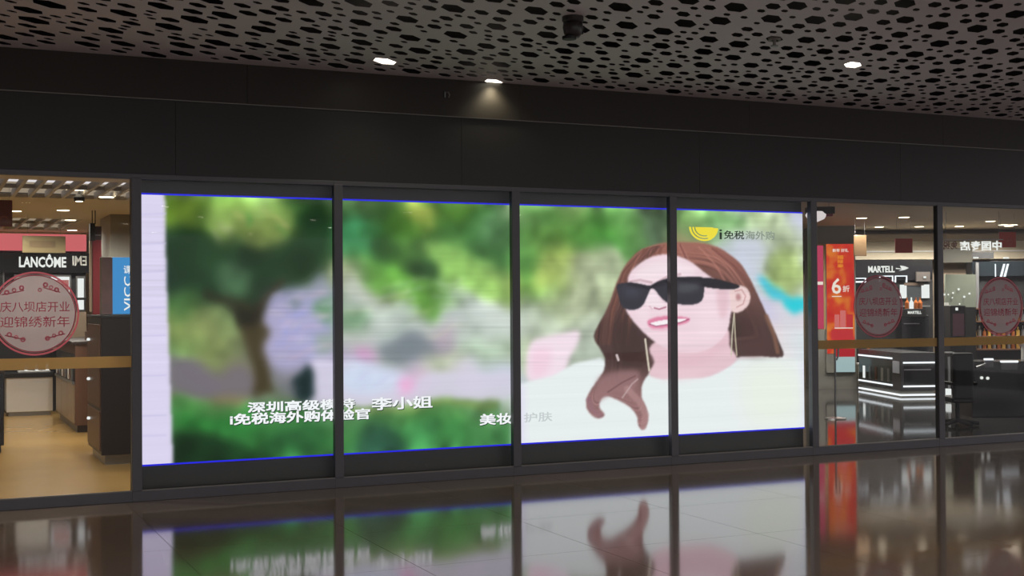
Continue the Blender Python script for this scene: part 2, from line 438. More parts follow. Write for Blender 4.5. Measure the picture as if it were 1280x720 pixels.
# ================================================================== VIDEO SCREEN
SX0, SX1 = MX[1]+0.05, MX[5]-0.045
NXP, NZ = 215, 290
def build_picture(U, V):
    """picture content as sRGB for every LED (arrays of surveyed positions)"""
    shp = U.shape
    ctrl = [
     (215,255,90,130,40),(230,265,112,132,42),(250,265,62,84,30),(270,262,112,168,70),(300,250,112,165,62),(330,260,130,165,105),(300,290,158,172,82),(330,302,150,162,84),(290,275,125,150,90),(355,265,100,150,70),(380,270,34,64,30),(400,265,40,75,30),(400,300,55,102,56),(350,290,120,140,70),
     (215,300,34,60,38),(240,312,30,52,28),(270,312,34,66,30),(300,330,22,48,25),(330,330,26,50,28),(360,320,30,58,30),(390,330,46,80,38),(215,350,24,46,34),(250,355,28,52,30),(282,340,72,112,75),(300,352,80,120,84),(310,372,52,50,34),(335,365,56,56,44),(225,375,66,104,50),(260,388,44,54,30),(372,345,60,90,40),
     (350,375,150,145,180),(380,370,155,155,205),(405,352,140,165,110),(411,385,100,140,95),(370,400,185,175,205),(395,395,165,165,225),
     (220,412,112,130,60),(250,410,145,150,92),(278,398,120,150,98),(230,432,104,150,78),(262,445,135,152,84),(290,432,118,128,88),(220,470,112,106,112),(250,475,116,106,124),(290,470,122,116,98),(350,440,172,164,195),(355,474,128,126,134),(390,430,165,170,215),(405,460,205,192,225),(405,480,190,180,205),
     (230,502,92,122,62),(280,502,132,122,84),(230,530,48,134,50),(300,530,44,144,62),(380,535,54,122,60),(250,556,18,48,20),(330,560,34,100,40),(400,560,42,98,50),(222,572,14,38,15),(300,572,28,88,40),(360,515,70,120,60),(345,500,110,120,100),(400,500,190,180,200),
     (440,260,72,102,60),(470,265,50,80,40),(530,262,152,162,72),(560,262,100,152,50),(600,268,70,120,60),(620,286,112,152,116),(446,293,66,152,96),(474,306,40,70,34),(500,285,76,126,46),(520,312,68,108,50),(530,338,42,72,38),(552,298,58,98,48),(547,316,112,168,82),(580,330,132,188,92),(610,350,152,192,102),(600,310,64,118,60),(630,318,58,108,54),(630,360,195,205,112),(460,340,80,142,60),(490,350,100,168,60),(440,350,172,170,142),(450,370,192,190,182),(440,402,142,182,142),(480,372,172,186,122),(520,370,120,170,70),(540,386,84,140,54),(560,376,162,182,152),(500,396,188,206,192),(470,405,192,206,192),(560,410,202,194,216),(600,386,206,216,212),(630,400,212,222,212),
     (440,416,132,162,112),(480,420,162,166,176),(500,432,112,126,132),(520,430,128,134,150),(550,425,184,166,174),(580,420,166,192,162),(620,440,172,192,166),(454,440,205,150,192),(440,440,162,150,182),(490,450,172,192,162),(550,455,188,198,162),(440,470,202,222,242),(470,466,206,216,242),(505,475,240,170,216),(500,460,212,192,226),(540,480,212,206,226),(580,475,216,206,226),(625,475,202,206,226),(600,490,226,216,236),(440,495,216,206,226),(480,495,222,216,232),(560,494,204,202,210),
     (440,520,136,158,128),(480,520,116,152,80),(520,516,112,152,70),(560,510,122,156,76),(610,510,132,166,110),(630,500,190,205,190),(440,540,60,112,60),(480,545,44,88,68),(520,540,74,166,90),(560,540,60,132,70),(610,540,76,132,82),(480,562,40,80,64),(560,562,60,122,70),
     (655,265,152,172,132),(680,265,92,142,72),(710,270,142,172,102),(740,265,92,142,72),(780,270,112,162,92),(820,275,88,108,80),(820,292,104,132,102),(655,300,102,152,82),(690,300,132,162,72),(720,290,70,122,50),(760,290,60,132,50),(790,290,92,142,72),(660,330,82,132,60),(660,360,92,142,60),(690,340,152,172,92),(720,330,172,182,132),(740,340,178,192,152),(690,380,172,192,132),(722,380,182,192,152),(660,400,192,202,182),(700,402,192,202,182),(660,440,182,192,162),(735,410,188,198,178),(735,440,178,188,172),
     (850,270,122,172,92),(870,272,142,182,112),(900,270,112,162,96),(930,275,162,186,132),(960,275,172,192,142),(985,270,192,202,176),(1005,280,206,206,236),(850,300,152,162,112),(930,300,186,196,196),(950,302,192,196,200),(975,295,186,202,152),(1000,300,192,202,172),(925,330,202,206,226),(940,345,206,212,228),(965,328,166,186,122),(985,330,166,192,110),(975,350,160,182,106),(1000,340,176,192,130),(1006,360,206,216,216),(950,395,206,200,228),(990,402,216,212,222),(960,420,228,206,212),(980,432,232,222,226),(1005,432,216,226,232),(1008,320,205,208,225)]
    def blur(m, s):
        if s <= 0: return m
        r = int(math.ceil(3*s)); k = np.exp(-np.arange(-r, r+1)**2/(2.0*s*s)); k /= k.sum()
        for ax in (0, 1):
            pad = [(0, 0)]*m.ndim; pad[ax] = (r, r)
            q = np.pad(m, pad, mode='edge')
            m = sum(k[i]*np.take(q, range(i, i+shp[ax]), axis=ax) for i in range(2*r+1))
        return m
    rng = np.random.RandomState(3)
    def soft(sg):
        n_ = blur(rng.randn(*shp), sg); return n_/n_.std()
    U0, V0 = U, V
    U = U0 + 5.0*soft(10) + 1.2*soft(5); V = V0 + 3.2*soft(10) + 0.8*soft(5)
    c = np.array(ctrl, float)
    num = np.zeros(shp+(3,)); den = np.zeros(shp)
    for u, v, r, g, b in c:
        d2 = (U-u)**2 + ((V-v)*1.15)**2
        w = np.exp(-d2/(2*15.0**2)) + 1e-3*np.exp(-d2/(2*45.0**2)) + 1e-9
        num += w[..., None]*np.array((r, g, b)); den += w
    img = num/den[..., None]
    def inside(poly, smooth=True):
        P = np.array(poly, float)
        if smooth:
            n = len(P); out = []
            for i in range(n):
                p0, p1, p2, p3 = P[i-1], P[i], P[(i+1) % n], P[(i+2) % n]
                for t in (0, .25, .5, .75):
                    out.append(0.5*((2*p1) + (p2-p0)*t + (2*p0-5*p1+4*p2-p3)*t*t + (3*p1-p0-3*p2+p3)*t**3))
            P = np.array(out)
        m = np.zeros(shp, bool)
        sel = (U > P[:,0].min()-1) & (U < P[:,0].max()+1) & (V > P[:,1].min()-1) & (V < P[:,1].max()+1)
        us, vv = U[sel], V[sel]; k = np.zeros(us.shape, bool)
        for i in range(len(P)):
            (xa, ya), (xb, yb) = P[i], P[(i+1) % len(P)]
            if ya == yb: continue
            k ^= ((ya > vv) != (yb > vv)) & (us < (xb-xa)*(vv-ya)/(yb-ya)+xa)
        m[sel] = k
        return m.astype(float)
    def paint(mask, col, op=1.0):
        nonlocal img
        col = np.asarray(col, float)
        img = img*(1-mask[..., None]*op) + col*(mask[..., None]*op)
    def shape(poly, col, s=1.0, op=1.0, smooth=True):
        m = blur(inside(poly, smooth), s); paint(m, col, op); return m
    def stroke(pts, wd, col, s=0.8, op=1.0):
        d = np.full(shp, 1e9)
        for (a, b), (c_, e) in zip(pts[:-1], pts[1:]):
            dx, dy = c_-a, e-b; L = dx*dx+dy*dy+1e-9
            t = np.clip(((U-a)*dx+(V-b)*dy)/L, 0, 1)
            d = np.minimum(d, np.hypot(U-a-t*dx, V-b-t*dy))
        paint(np.clip((wd/2 - d)/max(s, .3)+0.5, 0, 1), col, op)
    # background details
    shape([(258,250),(300,244),(350,247),(374,262),(360,284),(336,304),(310,308),(292,290),(272,300),(262,280)], (142,168,84), 5, .6)
    for k in range(14):
        x, y = rng.uniform(268,350), rng.uniform(250,295)
        stroke([(x,y),(x+6,y+10)], 5, [(100,180,80),(180,170,110),(160,180,90),(150,150,130)][k % 4], 5, .4)
    shape([(213,282),(240,288),(262,302),(285,306),(300,292),(318,312),(345,304),(365,284),(380,258),(414,258),(414,348),(395,354),(372,358),(350,368),(338,384),(328,398),(300,384),(280,374),(255,388),(235,364),(213,345)], (26,54,30), 6, .75)
    shape([(268,340),(285,325),(308,335),(312,358),(300,376),(280,366)], (78,116,80), 5, .8)
    shape([(213,372),(240,368),(255,384),(244,400),(213,398)], (60,98,48), 6, .7)
    shape([(238,390),(262,394),(292,398),(300,418),(290,445),(250,450),(220,440),(215,410)], (136,152,88), 8, .6)
    shape([(342,376),(360,362),(385,358),(414,350),(414,440),(385,450),(350,462),(338,430),(338,400)], (170,164,208), 5, .65)
    shape([(366,372),(378,366),(384,380),(374,388)], (96,120,110), 4, .6)
    shape([(396,380),(414,370),(414,402),(402,404)], (92,150,92), 4, .8)
    shape([(393,425),(414,418),(414,440),(396,446)], (140,165,130), 4, .6)
    shape([(213,458),(300,458),(320,468),(324,492),(290,494),(213,492)], (118,108,120), 4, .8)
    shape([(296,386),(318,392),(338,380),(336,410),(336,445),(338,478),(342,494),(318,496),(318,470),(312,436),(304,410)], (66,56,32), 3.4, .95)
    stroke([(262,368),(285,382),(306,400)], 13, (44,44,28), 8, .7)
    stroke([(350,355),(336,378),(322,402)], 11, (58,50,34), 7, .7)
    shape([(292,388),(316,394),(332,386),(334,402),(312,408)], (26,26,20), 5, .8)
    shape([(385,458),(414,450),(470,458),(530,470),(637,468),(637,504),(560,502),(520,508),(440,506),(385,496)], (214,206,228), 3, .8)
    shape([(430,460),(500,456),(500,484),(430,490)], (204,220,244), 5, .7)
    shape([(213,500),(270,508),(330,506),(440,513),(500,508),(560,503),(620,506),(632,514),(640,600),(213,600)], (62,136,66), 3, .6)
    stroke([(436,514),(500,510),(560,505),(622,508)], 12, (128,160,84), 7, .75)
    shape([(225,520),(300,522),(320,535),(260,540),(225,536)], (46,146,58), 6, .8)
    shape([(213,545),(250,542),(290,552),(310,575),(280,592),(213,592)], (16,42,20), 6, .85)
    shape([(330,545),(400,530),(414,545),(414,570),(340,580)], (40,96,52), 7, .7)
    shape([(448,540),(490,534),(508,550),(500,580),(450,580)], (42,84,68), 7, .8)
    shape([(505,528),(540,528),(545,548),(515,556)], (78,170,94), 6, .8)
    shape([(213,392),(217,392),(217,600),(213,600)], (120,140,110), 3, .3)
    shape([(362,490),(364,474),(372,458),(380,462),(388,480),(393,494),(378,502)], (22,42,44), 3.0)
    shape([(352,478),(366,476),(366,494),(350,494)], (110,110,120), 4, .6)
    shape([(430,252),(520,256),(548,286),(600,322),(637,350),(637,262),(600,258),(560,252)], (60,106,52), 7, .45)
    shape([(524,258),(545,254),(556,262),(545,270)], (172,168,80), 4, .7)
    shape([(528,304),(560,308),(600,330),(637,358),(637,382),(600,372),(560,352)], (146,194,96), 5, .8)
    shape([(514,330),(528,324),(545,334),(542,352),(524,352)], (40,68,38), 5, .85)
    shape([(440,352),(470,360),(495,382),(520,392),(560,392),(600,378),(637,384),(637,432),(500,424),(430,444),(430,356)], (198,204,200), 5, .55)
    shape([(500,338),(530,352),(562,360),(552,392),(540,402),(524,380),(505,368)], (92,150,56), 5, .8)
    shape([(455,335),(480,332),(500,345),(495,372),(470,360)], (104,164,66), 5, .6)
    shape([(432,392),(448,388),(456,402),(445,414),(432,412)], (112,160,112), 5, .7)
    shape([(478,424),(520,420),(562,426),(560,440),(500,446),(480,440)], (116,126,134), 5, .75)
    shape([(540,415),(566,410),(568,436),(548,440)], (190,166,184), 5, .6)
    shape([(445,436),(462,434),(468,444),(450,448)], (214,146,196), 4, .7)
    shape([(495,478),(500,466),(512,464),(518,474),(508,486)], (246,168,214), 4, .8)
    for k in range(16):
        x, y = rng.uniform(435,500), rng.uniform(458,488)
        stroke([(x,y),(x+10,y-4)], 2.5, (230,230,252) if k % 2 else (186,178,222), 3, .35)
    for k in range(40):
        x, y = rng.uniform(346,408), rng.uniform(366,448)
        stroke([(x,y),(x+10,y-3)], 4, [(150,160,235),(215,196,235),(215,180,195),(200,190,200)][k % 4], 4, .4)
    for k in range(40):
        x, y = rng.uniform(430,560), rng.uniform(352,418)
        stroke([(x,y),(x+22,y-3)], 2.0, [(170,165,225),(205,208,150),(225,225,225),(160,190,165)][k % 4], 2.5, .32)
    shape([(944,344),(958,348),(982,362),(986,376),(968,378),(952,366)], (60,198,228), 3.0)
    shape([(986,368),(1012,370),(1012,394),(1000,392),(982,384)], (36,206,222), 3.0)
    shape([(962,312),(1000,305),(1006,330),(1000,352),(975,360),(960,345)], (166,188,112), 6, .7)
    shape([(905,266),(935,268),(925,284),(905,282)], (96,150,84), 5, .6)
    shape([(918,305),(948,300),(952,340),(940,352)], (206,208,228), 5, .7)
    shape([(650,262),(700,262),(740,268),(780,278),(775,300),(740,306),(712,302),(690,315),(668,345),(650,352)], (78,132,58), 7, .55)
    shape([(690,305),(708,312),(700,345),(680,362),(668,360)], (156,176,84), 6, .6)
    shape([(715,322),(755,312),(765,330),(750,380),(735,400),(700,395),(705,350)], (184,194,158), 7, .6)
    shape([(800,268),(833,268),(833,300),(808,298)], (86,108,82), 5, .6)
    shape([(845,296),(880,300),(878,306),(845,306)], (160,140,100), 3, .5)
    # leaf mottling, then back to straight coordinates
    green = np.clip((img[..., 1]-np.maximum(img[..., 0]*.9, img[..., 2]))/30.0, 0, 1)
    img = img*(1 + (green*(0.09*soft(9) + 0.05*soft(4.5)))[..., None])
    grey = img.mean(-1, keepdims=True); img = grey + (img-grey)*0.93
    img = np.stack([blur(img[..., k], 2.4) for k in range(3)], -1)
    U, V = U0, V0
    shape([(160,230),(206,230),(208,330),(212,450),(217,590),(160,590)], (222,212,240), 1.8, smooth=False)
    for vv in (268,305,340,385,420,470,520,545): stroke([(176,vv),(207,vv-1)], 2.2, (196,190,226), 2, .5)
    shape([(664,428),(684,420),(706,416),(724,414),(722,430),(712,448),(704,476),(690,482),(662,478),(658,455)], (244,222,234), 3.0)
    shape([(664,440),(676,434),(690,440),(682,468),(664,470)], (244,204,222), 4, .7)
    # dress
    dress = [(640,484),(660,477),(690,470),(716,455),(750,447),(770,458),(811,468),(847,472),(889,469),(924,450),(950,447),(978,447),(1030,452),(1030,620),(640,620)]
    shape(dress, (234,238,239), 1.6, smooth=False)
    shape([(640,484),(655,480),(655,620),(640,620)], (226,218,244), 4, .8, smooth=False)
    shape([(1000,452),(1030,452),(1030,620),(1006,620)], (228,226,246), 5, .8, smooth=False)
    shape([(930,462),(990,460),(1000,520),(940,530)], (236,240,226), 12, .7)
    # hair mass
    hair = [(836,303),(818,306),(800,313),(788,324),(778,338),(770,356),(763,376),(754,396),(744,414),(743,424),(750,436),(756,448),(755,462),(748,474),(738,488),(733,500),(734,512),(744,522),(754,521),(755,516),(750,511),(750,502),(757,495),(772,500),(786,508),(796,520),(798,532),(804,537),(810,526),(808,510),(802,496),(803,480),(812,466),(822,458),(850,462),(890,458),(915,448),(945,445),(978,446),(974,428),(966,410),(956,388),(946,366),(936,346),(926,330),(912,318),(895,308),(870,303)]
    hm = blur(inside(hair), 1.1)
    tone = np.clip((V-300)/110.0, 0, 1)
    hc = np.array((166,108,96.))*(1-tone[..., None]) + np.array((80,60,58.))*tone[..., None]
    low = np.clip((V-455)/40.0, 0, 1)*(U < 830)
    hc = hc*(1-low[..., None]) + np.array((152,112,112.))*low[..., None]
    flow = blur(inside(hair), 13)
    tab = rng.randn(64); fine = rng.randn(150)
    grain = np.interp(flow, np.linspace(0, 1, 64), tab)*0.09 + np.interp(flow, np.linspace(0, 1, 150), fine)*0.07
    grain = grain*(0.6+0.4*soft(12))
    paint(hm, hc*(1 + np.clip(grain, -.3, .3))[..., None])
    for k in range(60):                                            # strands
        if k % 2:
            x = rng.uniform(800,905); y0 = 306 + abs(x-850)*0.12
            pts = [(x,y0),(x+(x-842)*0.45+6,y0+22),(x+(x-842)*0.8+12,y0+52)]
            c1 = (190,128,116) if k % 4 == 1 else (112,66,62)
        else:
            x = rng.uniform(790,832)
            pts = [(x,306+(832-x)*.2),(x-26,340),(x-42,390),(x-46,430)]
            c1 = (130,84,72) if k % 4 else (66,46,44)
        q = [p for p in pts]
        d = np.full(shp, 1e9)
        for (a, b), (c_, e) in zip(q[:-1], q[1:]):
            dx, dy = c_-a, e-b; L = dx*dx+dy*dy
            t = np.clip(((U-a)*dx+(V-b)*dy)/L, 0, 1)
            d = np.minimum(d, np.hypot(U-a-t*dx, V-b-t*dy))
        paint(np.clip(1.6-d, 0, 1)*hm, c1, .32)
    shape([(770,400),(790,410),(806,440),(800,460),(775,455),(762,430)], (70,52,50), 5, .7)
    shape([(938,380),(955,410),(962,440),(935,443),(925,420)], (84,58,56), 5, .6)
    stroke([(958,395),(968,420),(972,440)], 5, (140,100,80), 3, .7)
    shape([(752,470),(790,462),(800,470),(792,490),(764,492),(742,505),(744,488)], (156,116,118), 3, .8)
    stroke([(736,500),(740,512),(750,519)], 7, (150,110,120), 3, .6)
    stroke([(784,486),(800,503),(807,518),(804,533)], 8, (176,136,136), 3, .7)
    stroke([(760,490),(778,478),(794,470)], 2, (110,76,78), 1.5, .6)
    stroke([(778,497),(790,480),(797,474)], 2, (205,180,180), 1.5, .6)
    # neck and face
    shape([(815,430),(818,452),(811,468),(828,474),(850,473),(880,472),(905,462),(921,448),(912,432),(909,410),(880,400)], (232,196,206), 1.4)
    shape([(818,440),(845,447),(880,440),(908,418),(910,430),(880,452),(845,460),(818,452)], (228,186,198), 5, .6)
    shape([(826,466),(850,464),(880,466),(860,474),(830,474)], (238,206,214), 4, .6)
    face = [(785,354),(786,344),(795,333),(812,322),(832,318),(850,321),(866,329),(880,340),(894,350),(908,360),(920,360),(924,376),(914,390),(911,408),(902,424),(886,436),(866,441),(846,440),(830,434),(814,424),(800,411),(789,398),(782,386),(780,370)]
    shape(face, (240,212,222), 1.1)
    shape([(795,340),(815,328),(845,326),(870,338),(860,346),(820,350),(795,352)], (246,226,234), 4, .8)
    shape([(795,388),(808,386),(812,396),(806,404)], (246,222,230), 3, .6)
    shape([(880,365),(905,366),(908,400),(890,420),(872,410)], (246,220,228), 6, .6)
    shape([(896,362),(910,362),(909,392),(900,396)], (222,178,190), 3, .6)
    shape([(826,436),(850,441),(880,437),(900,424),(885,434),(850,436)], (230,192,204), 3, .5)
    # ear
    shape([(912,364),(920,358),(930,358),(937,366),(937,378),(930,387),(921,391),(914,388),(913,376)], (238,208,208), 1.0)
    stroke([(919,364),(927,362),(932,370),(929,380),(921,384)], 1.6, (204,154,156), 1.2, .8)
    shape([(920,368),(925,368),(926,374),(921,375)], (176,122,124), 1.4, .8)
    # brow, nose, mouth
    stroke([(788,352),(800,350),(814,353)], 3, (196,160,168), 2, .7)
    stroke([(823,352),(834,346),(850,343)], 3, (190,152,162), 2, .6)
    shape([(811,364),(818,362),(826,376),(832,383),(824,386),(812,384),(806,380)], (246,226,234), 1.8, .8)
    stroke([(818,385),(824,386.5),(832,384)], 2.0, (176,112,132), 1.2, .9)
    stroke([(812,383),(815,386)], 1.6, (214,170,184), 1.2, .7)
    shape([(809,403),(812,399.5),(821,396.3),(835,395),(850,395.6),(862,398),(860,402.5),(850,406),(838,408.5),(822,411),(813,409)], (224,132,164), 1.1)
    shape([(812.5,404.3),(822,401.4),(838,399.2),(858,398.8),(851,402.6),(837,405),(820,407.5)], (250,240,244), .6)
    stroke([(812,405),(820,407.8),(837,405.3),(851,403),(861,399)], 1.3, (140,66,94), 1.0, .7)
    stroke([(815,411),(826,412.5),(842,410)], 3, (244,186,206), 2, .6)
    # sunglasses
    DK = (56,54,62)
    shape([(771,357),(777.6,354),(786.6,353.5),(801,356),(810,358.5),(812.5,362),(808.5,371),(805,379),(797.5,386),(785,387),(777,382.5),(773.5,372)], DK, .8)
    shape([(815.5,358),(822.7,353),(835,349),(846,347.6),(862,346.6),(877.8,347.5),(880,357),(879.5,370),(876.7,376),(871,379.6),(860,381.2),(846,380),(836,379),(827,373),(820,364)], DK, .8)
    shape([(786,353.2),(801,355),(812,357),(822,352),(836,347.6),(850,346.4),(866,345.8),(878,346.8),(895.5,348.6),(915.5,354),(924,357),(922.5,360),(913,362),(898,361),(879,358.5),(850,352),(836,353.5),(822,359),(812,361.4),(801,360),(786,357)], (44,42,48), .8)
    shape([(848,356),(872,354),(872,362),(850,366)], (92,92,100), 3, .6)
    shape([(779,360),(800,362),(798,370),(782,370)], (76,78,92), 4, .6)
    # earrings
    stroke([(917.5,392),(915,420),(914,444)], 1.6, (206,196,176), .9, .9)
    stroke([(917.8,392),(919,420),(921,444)], 1.6, (196,184,160), .9, .9)
    stroke([(806.5,424),(809,444),(811.5,463)], 2.4, (226,214,196), 1.2, .9)
    stroke([(771,444),(773,450)], 3, (226,208,208), 1.5, .9)
    # video moire: faint line-to-line flicker, stronger in bright areas
    rows = rng.randn(shp[1]); rows = np.convolve(rows, np.ones(2)/2, 'same')
    lum = img.mean(-1, keepdims=True)/255.0
    streak = blur(rng.randn(*shp), 0)*0
    for _ in range(420):
        x, y, L = rng.uniform(176,1012), rng.uniform(260,460), rng.uniform(25,90)
        m = np.exp(-((V-y)/1.1)**2)*np.exp(-((U-x)/L)**2); streak += m*rng.choice((-1, 1))
    img = img*(1 + (0.006*rows[None, :, None] + 0.030*streak[..., None])*np.clip(lum*1.6-.35, 0, 1))
    return np.clip(img, 0, 255)

scr = thing('video_screen', 'wide LED video screen showing a smiling woman in sunglasses before trees', 'screen', ((SX0+SX1)/2, Y_SCR, 0.09))
xsv = np.concatenate([np.linspace(SX0 if p == 0 else MX[1+p], SX1 if p == 3 else MX[2+p], NXP) for p in range(4)])
zsv = np.linspace(Z_SB, Z_ST, NZ)
XX, ZZ = np.meshgrid(xsv, zsv, indexing='ij')
UU, VV = survey(XX, np.full_like(XX, Y_SCR), ZZ)
PIC = build_picture(UU, VV)
q = PIC/255.0
LINP = np.where(q <= 0.04045, q/12.92, ((q+0.055)/1.055)**2.4)
def led_mat():
    m = bpy.data.materials.new('led_picture'); m.use_nodes = True
    nt = m.node_tree; nt.nodes.clear()
    o = nt.nodes.new('ShaderNodeOutputMaterial'); e = nt.nodes.new('ShaderNodeEmission')
    a = nt.nodes.new('ShaderNodeAttribute'); a.attribute_name = 'picture'
    e.inputs[1].default_value = 1.06
    nt.links.new(a.outputs['Color'], e.inputs[0]); nt.links.new(e.outputs[0], o.inputs[0])
    return m
LED = led_mat()
SL0 = scr.location
for p in range(4):
    i0 = p*NXP
    X, Z = XX[i0:i0+NXP], ZZ[i0:i0+NXP]; C = LINP[i0:i0+NXP]
    n = NXP*NZ
    co = np.empty((n, 3)); co[:,0] = X.ravel()-SL0.x; co[:,1] = 0; co[:,2] = Z.ravel()-SL0.z
    idx = np.arange(n).reshape(NXP, NZ)
    qd = np.stack([idx[:-1,:-1], idx[1:,:-1], idx[1:,1:], idx[:-1,1:]], -1).reshape(-1, 4)
    me = bpy.data.meshes.new('display_panel')
    me.vertices.add(n); me.vertices.foreach_set('co', co.ravel())
    me.loops.add(qd.size); me.loops.foreach_set('vertex_index', qd.ravel().astype(np.int32))
    me.polygons.add(len(qd)); me.polygons.foreach_set('loop_start', np.arange(0, qd.size, 4, dtype=np.int32))
    me.update(calc_edges=True)
    at = me.attributes.new('picture', 'FLOAT_COLOR', 'POINT')
    at.data.foreach_set('color', np.concatenate([C.reshape(-1, 3), np.ones((n, 1))], 1).ravel().astype(np.float32))
    me.materials.append(LED)
    o = bpy.data.objects.new('display_panel', me); COL.objects.link(o); o.parent = scr
    x0, x1 = X[0, 0], X[-1, 0]
    part('panel_case', MB().box(x0+.002, x1-.002, Y_SCR+.004, Y_SCR+.09, Z_SB-.01, Z_ST+.01), BLACK, scr, bevel=0.003)
BLUE = emit('blue_edge', (40, 40, 225), 1.0)
part('edge_strip', MB().box(SX0, SX1, Y_SCR-.004, Y_SCR+.002, Z_ST, Z_ST+.014), BLUE, scr, label='glowing blue upper edge')
part('edge_strip', MB().box(SX0, SX1, Y_SCR-.004, Y_SCR+.002, Z_SB-.014, Z_SB), BLUE, scr, label='glowing blue lower edge')
PLINTH = mat('plinth_grey', (66, 66, 62), rough=0.4)
part('plinth', MB().box(SX0, SX1, Y_SCR+.02, Y_SCR+.10, 0.0, Z_SB-.015), PLINTH, scr)
part('head_cover', MB().box(SX0, SX1, Y_SCR+.02, Y_SCR+.10, Z_ST+.015, Z_GLASS+.02), PLINTH, scr)
# captions on the screen
CAPW = emit('caption_white', (246, 246, 250), 1.05); CAPD = emit('caption_dark', (46, 56, 46), 1.0); CAPS = emit('caption_shadow', (30, 60, 40), 1.0)
CAPY = emit('caption_yellow', (246, 226, 70), 1.0); CAPG = emit('caption_grey', (140, 150, 138), 1.0); CAPF = emit('caption_faint', (206, 210, 212), 1.0)
def caption(name, body, u0, v0, u1, v1, m, bold=0.0, shadow=True, label=None):
    a, b = atY(u0, (v0+v1)/2, Y_SCR-.003), atY(u1, (v0+v1)/2, Y_SCR-.003)
    um = (u0+u1)/2
    h = atY(um, v0, Y_SCR).z - atY(um, v1, Y_SCR).z
    zc = (atY(um, v0, Y_SCR).z + atY(um, v1, Y_SCR).z)/2
    c = ((a.x+b.x)/2, Y_SCR-.004, zc)
    if shadow: lettering('caption_shadow', body, CAPS, scr, (c[0]+.007, Y_SCR-.002, zc-.008), b.x-a.x, h, bold=bold, thick=.004)
    lettering(name, body, m, scr, c, b.x-a.x, h, bold=bold, label=label, thick=.0045 if shadow else .002)
caption('caption', '深圳高级模特', 310, 500.5, 443, 513, CAPW, label='white caption line')
caption('caption', '李小姐', 465, 496, 540, 511, CAPW, label='white name caption')
caption('caption', 'i免税海外购体验官', 288, 514, 462, 527.5, CAPW, label='white caption line')
caption('caption', '美妆', 600, 517, 640, 530.5, CAPW, label='white caption line')
caption('caption', '护肤', 655, 515.5, 690, 527, CAPF, shadow=False, label='pale caption almost lost in white')
caption('logo_text', '免税', 905, 288.5, 930, 299, CAPD, shadow=False, label='dark lettering of the logo')
caption('logo_text', '海外购', 932, 289, 968, 299.5, CAPG, shadow=False, bold=0.0, label='faint lettering of the logo')
caption('logo_text', 'i', 899.3, 287, 902.3, 299, CAPD, shadow=False, label='dark letter of the logo')
def arc_mb(c, r0, r1, a0, a1, y0, y1, sx=1.0, n=18):
    mb = MB(); k = len(mb.v)
    for i in range(n+1):
        a = a0 + (a1-a0)*i/n
        for r in (r0, r1):
            for y in (y0, y1): mb.v.append((c[0]+sx*r*math.cos(a), y, c[1]+r*math.sin(a)))
    for i in range(n):
        b = 4*i
        mb.f += [(b, b+4, b+6, b+2), (b+1, b+3, b+7, b+5), (b, b+1, b+5, b+4), (b+2, b+6, b+7, b+3)]
    return mb
lc = atY(880, 284, Y_SCR); rr = atY(880, 284, Y_SCR).z - atY(880, 301, Y_SCR).z
for r0, r1, a1 in ((0.0, 0.60, 2*math.pi), (0.68, 0.80, 1.62*math.pi), (0.88, 1.02, 1.66*math.pi)):
    part('logo_mark', arc_mb((lc.x, lc.z), r0*rr, r1*rr, math.pi, a1, Y_SCR-.004, Y_SCR-.003, 1.28), CAPY, scr, label='yellow half-round logo mark')
part('logo_mark', arc_mb((lc.x, lc.z), 0.55*rr, 1.02*rr, 1.60*math.pi, 1.98*math.pi, Y_SCR-.004, Y_SCR-.003, 1.20), CAPY, scr, label='yellow half-round logo mark')

# ================================================================== CEILING FIXTURES
def hexa(c, r): return [(c[0]+hexpt(k, r)[0], c[1]+hexpt(k, r)[1]) for k in range(6)]
DOWN = emit('downlight_face', (255, 246, 226), 5.0)
LAMPLAB = ['hexagonal recessed downlight farther from the fascia, over the tree picture', 'hexagonal recessed downlight close to the fascia, throwing a warm cone on it', 'hexagonal recessed downlight above the red poster pillar window']
for i, (p, (u, v, r)) in enumerate(zip(lamp_xy, LAMPS)):
    t = thing('downlight', LAMPLAB[i], 'ceiling light', (p.x, p.y, Z_CEIL), group='hexagonal downlights in the pierced ceiling')
    part('diffuser', MB().prism(hexa((0,0), r*.93), 0.004, 0.012), DOWN, t, local=True)
    ring = MB(); o6, i6 = hexa((0,0), r*1.03), hexa((0,0), r*.92)
    for k in range(6):
        j = (k+1) % 6
        ring.prism([o6[k], o6[j], i6[j], i6[k]], -0.006, 0.004)
    part('trim_ring', ring, CEILM, t, local=True)
    L = bpy.data.lights.new('downlight_beam', 'SPOT'); L.energy = (9, 16, 9)[i]; L.color = (1, .88, .66); L.spot_size = 2.2; L.spot_blend = .8; L.shadow_soft_size = .06
    lo = bpy.data.objects.new('downlight_beam', L); COL.objects.link(lo); lo.parent = t; lo.location = (0, 0, -0.03)
# further downlights along the corridor, behind the viewpoint
k = 0
for y in (-16.0, -19.0, -22.0, -25.5):
    for x in (-3.5, 0.5, 4.5, 8.5, 12.5):
        xx = x + (1.3 if k % 2 else 0)
        t = thing('downlight', 'round downlight in the plain ceiling farther along the corridor', 'ceiling light', (xx, y, Z_CEIL), group='downlights farther along the corridor')
        part('diffuser', MB().lathe([(0.10, -.004), (0.10, 0.0)], seg=12), emit('far_downlight', (255, 246, 230), 22.0), t, local=True)
        part('trim_ring', MB().lathe([(0.112, -.003), (0.112, 0.0)], seg=12), CEILM, t, local=True)
        k += 1
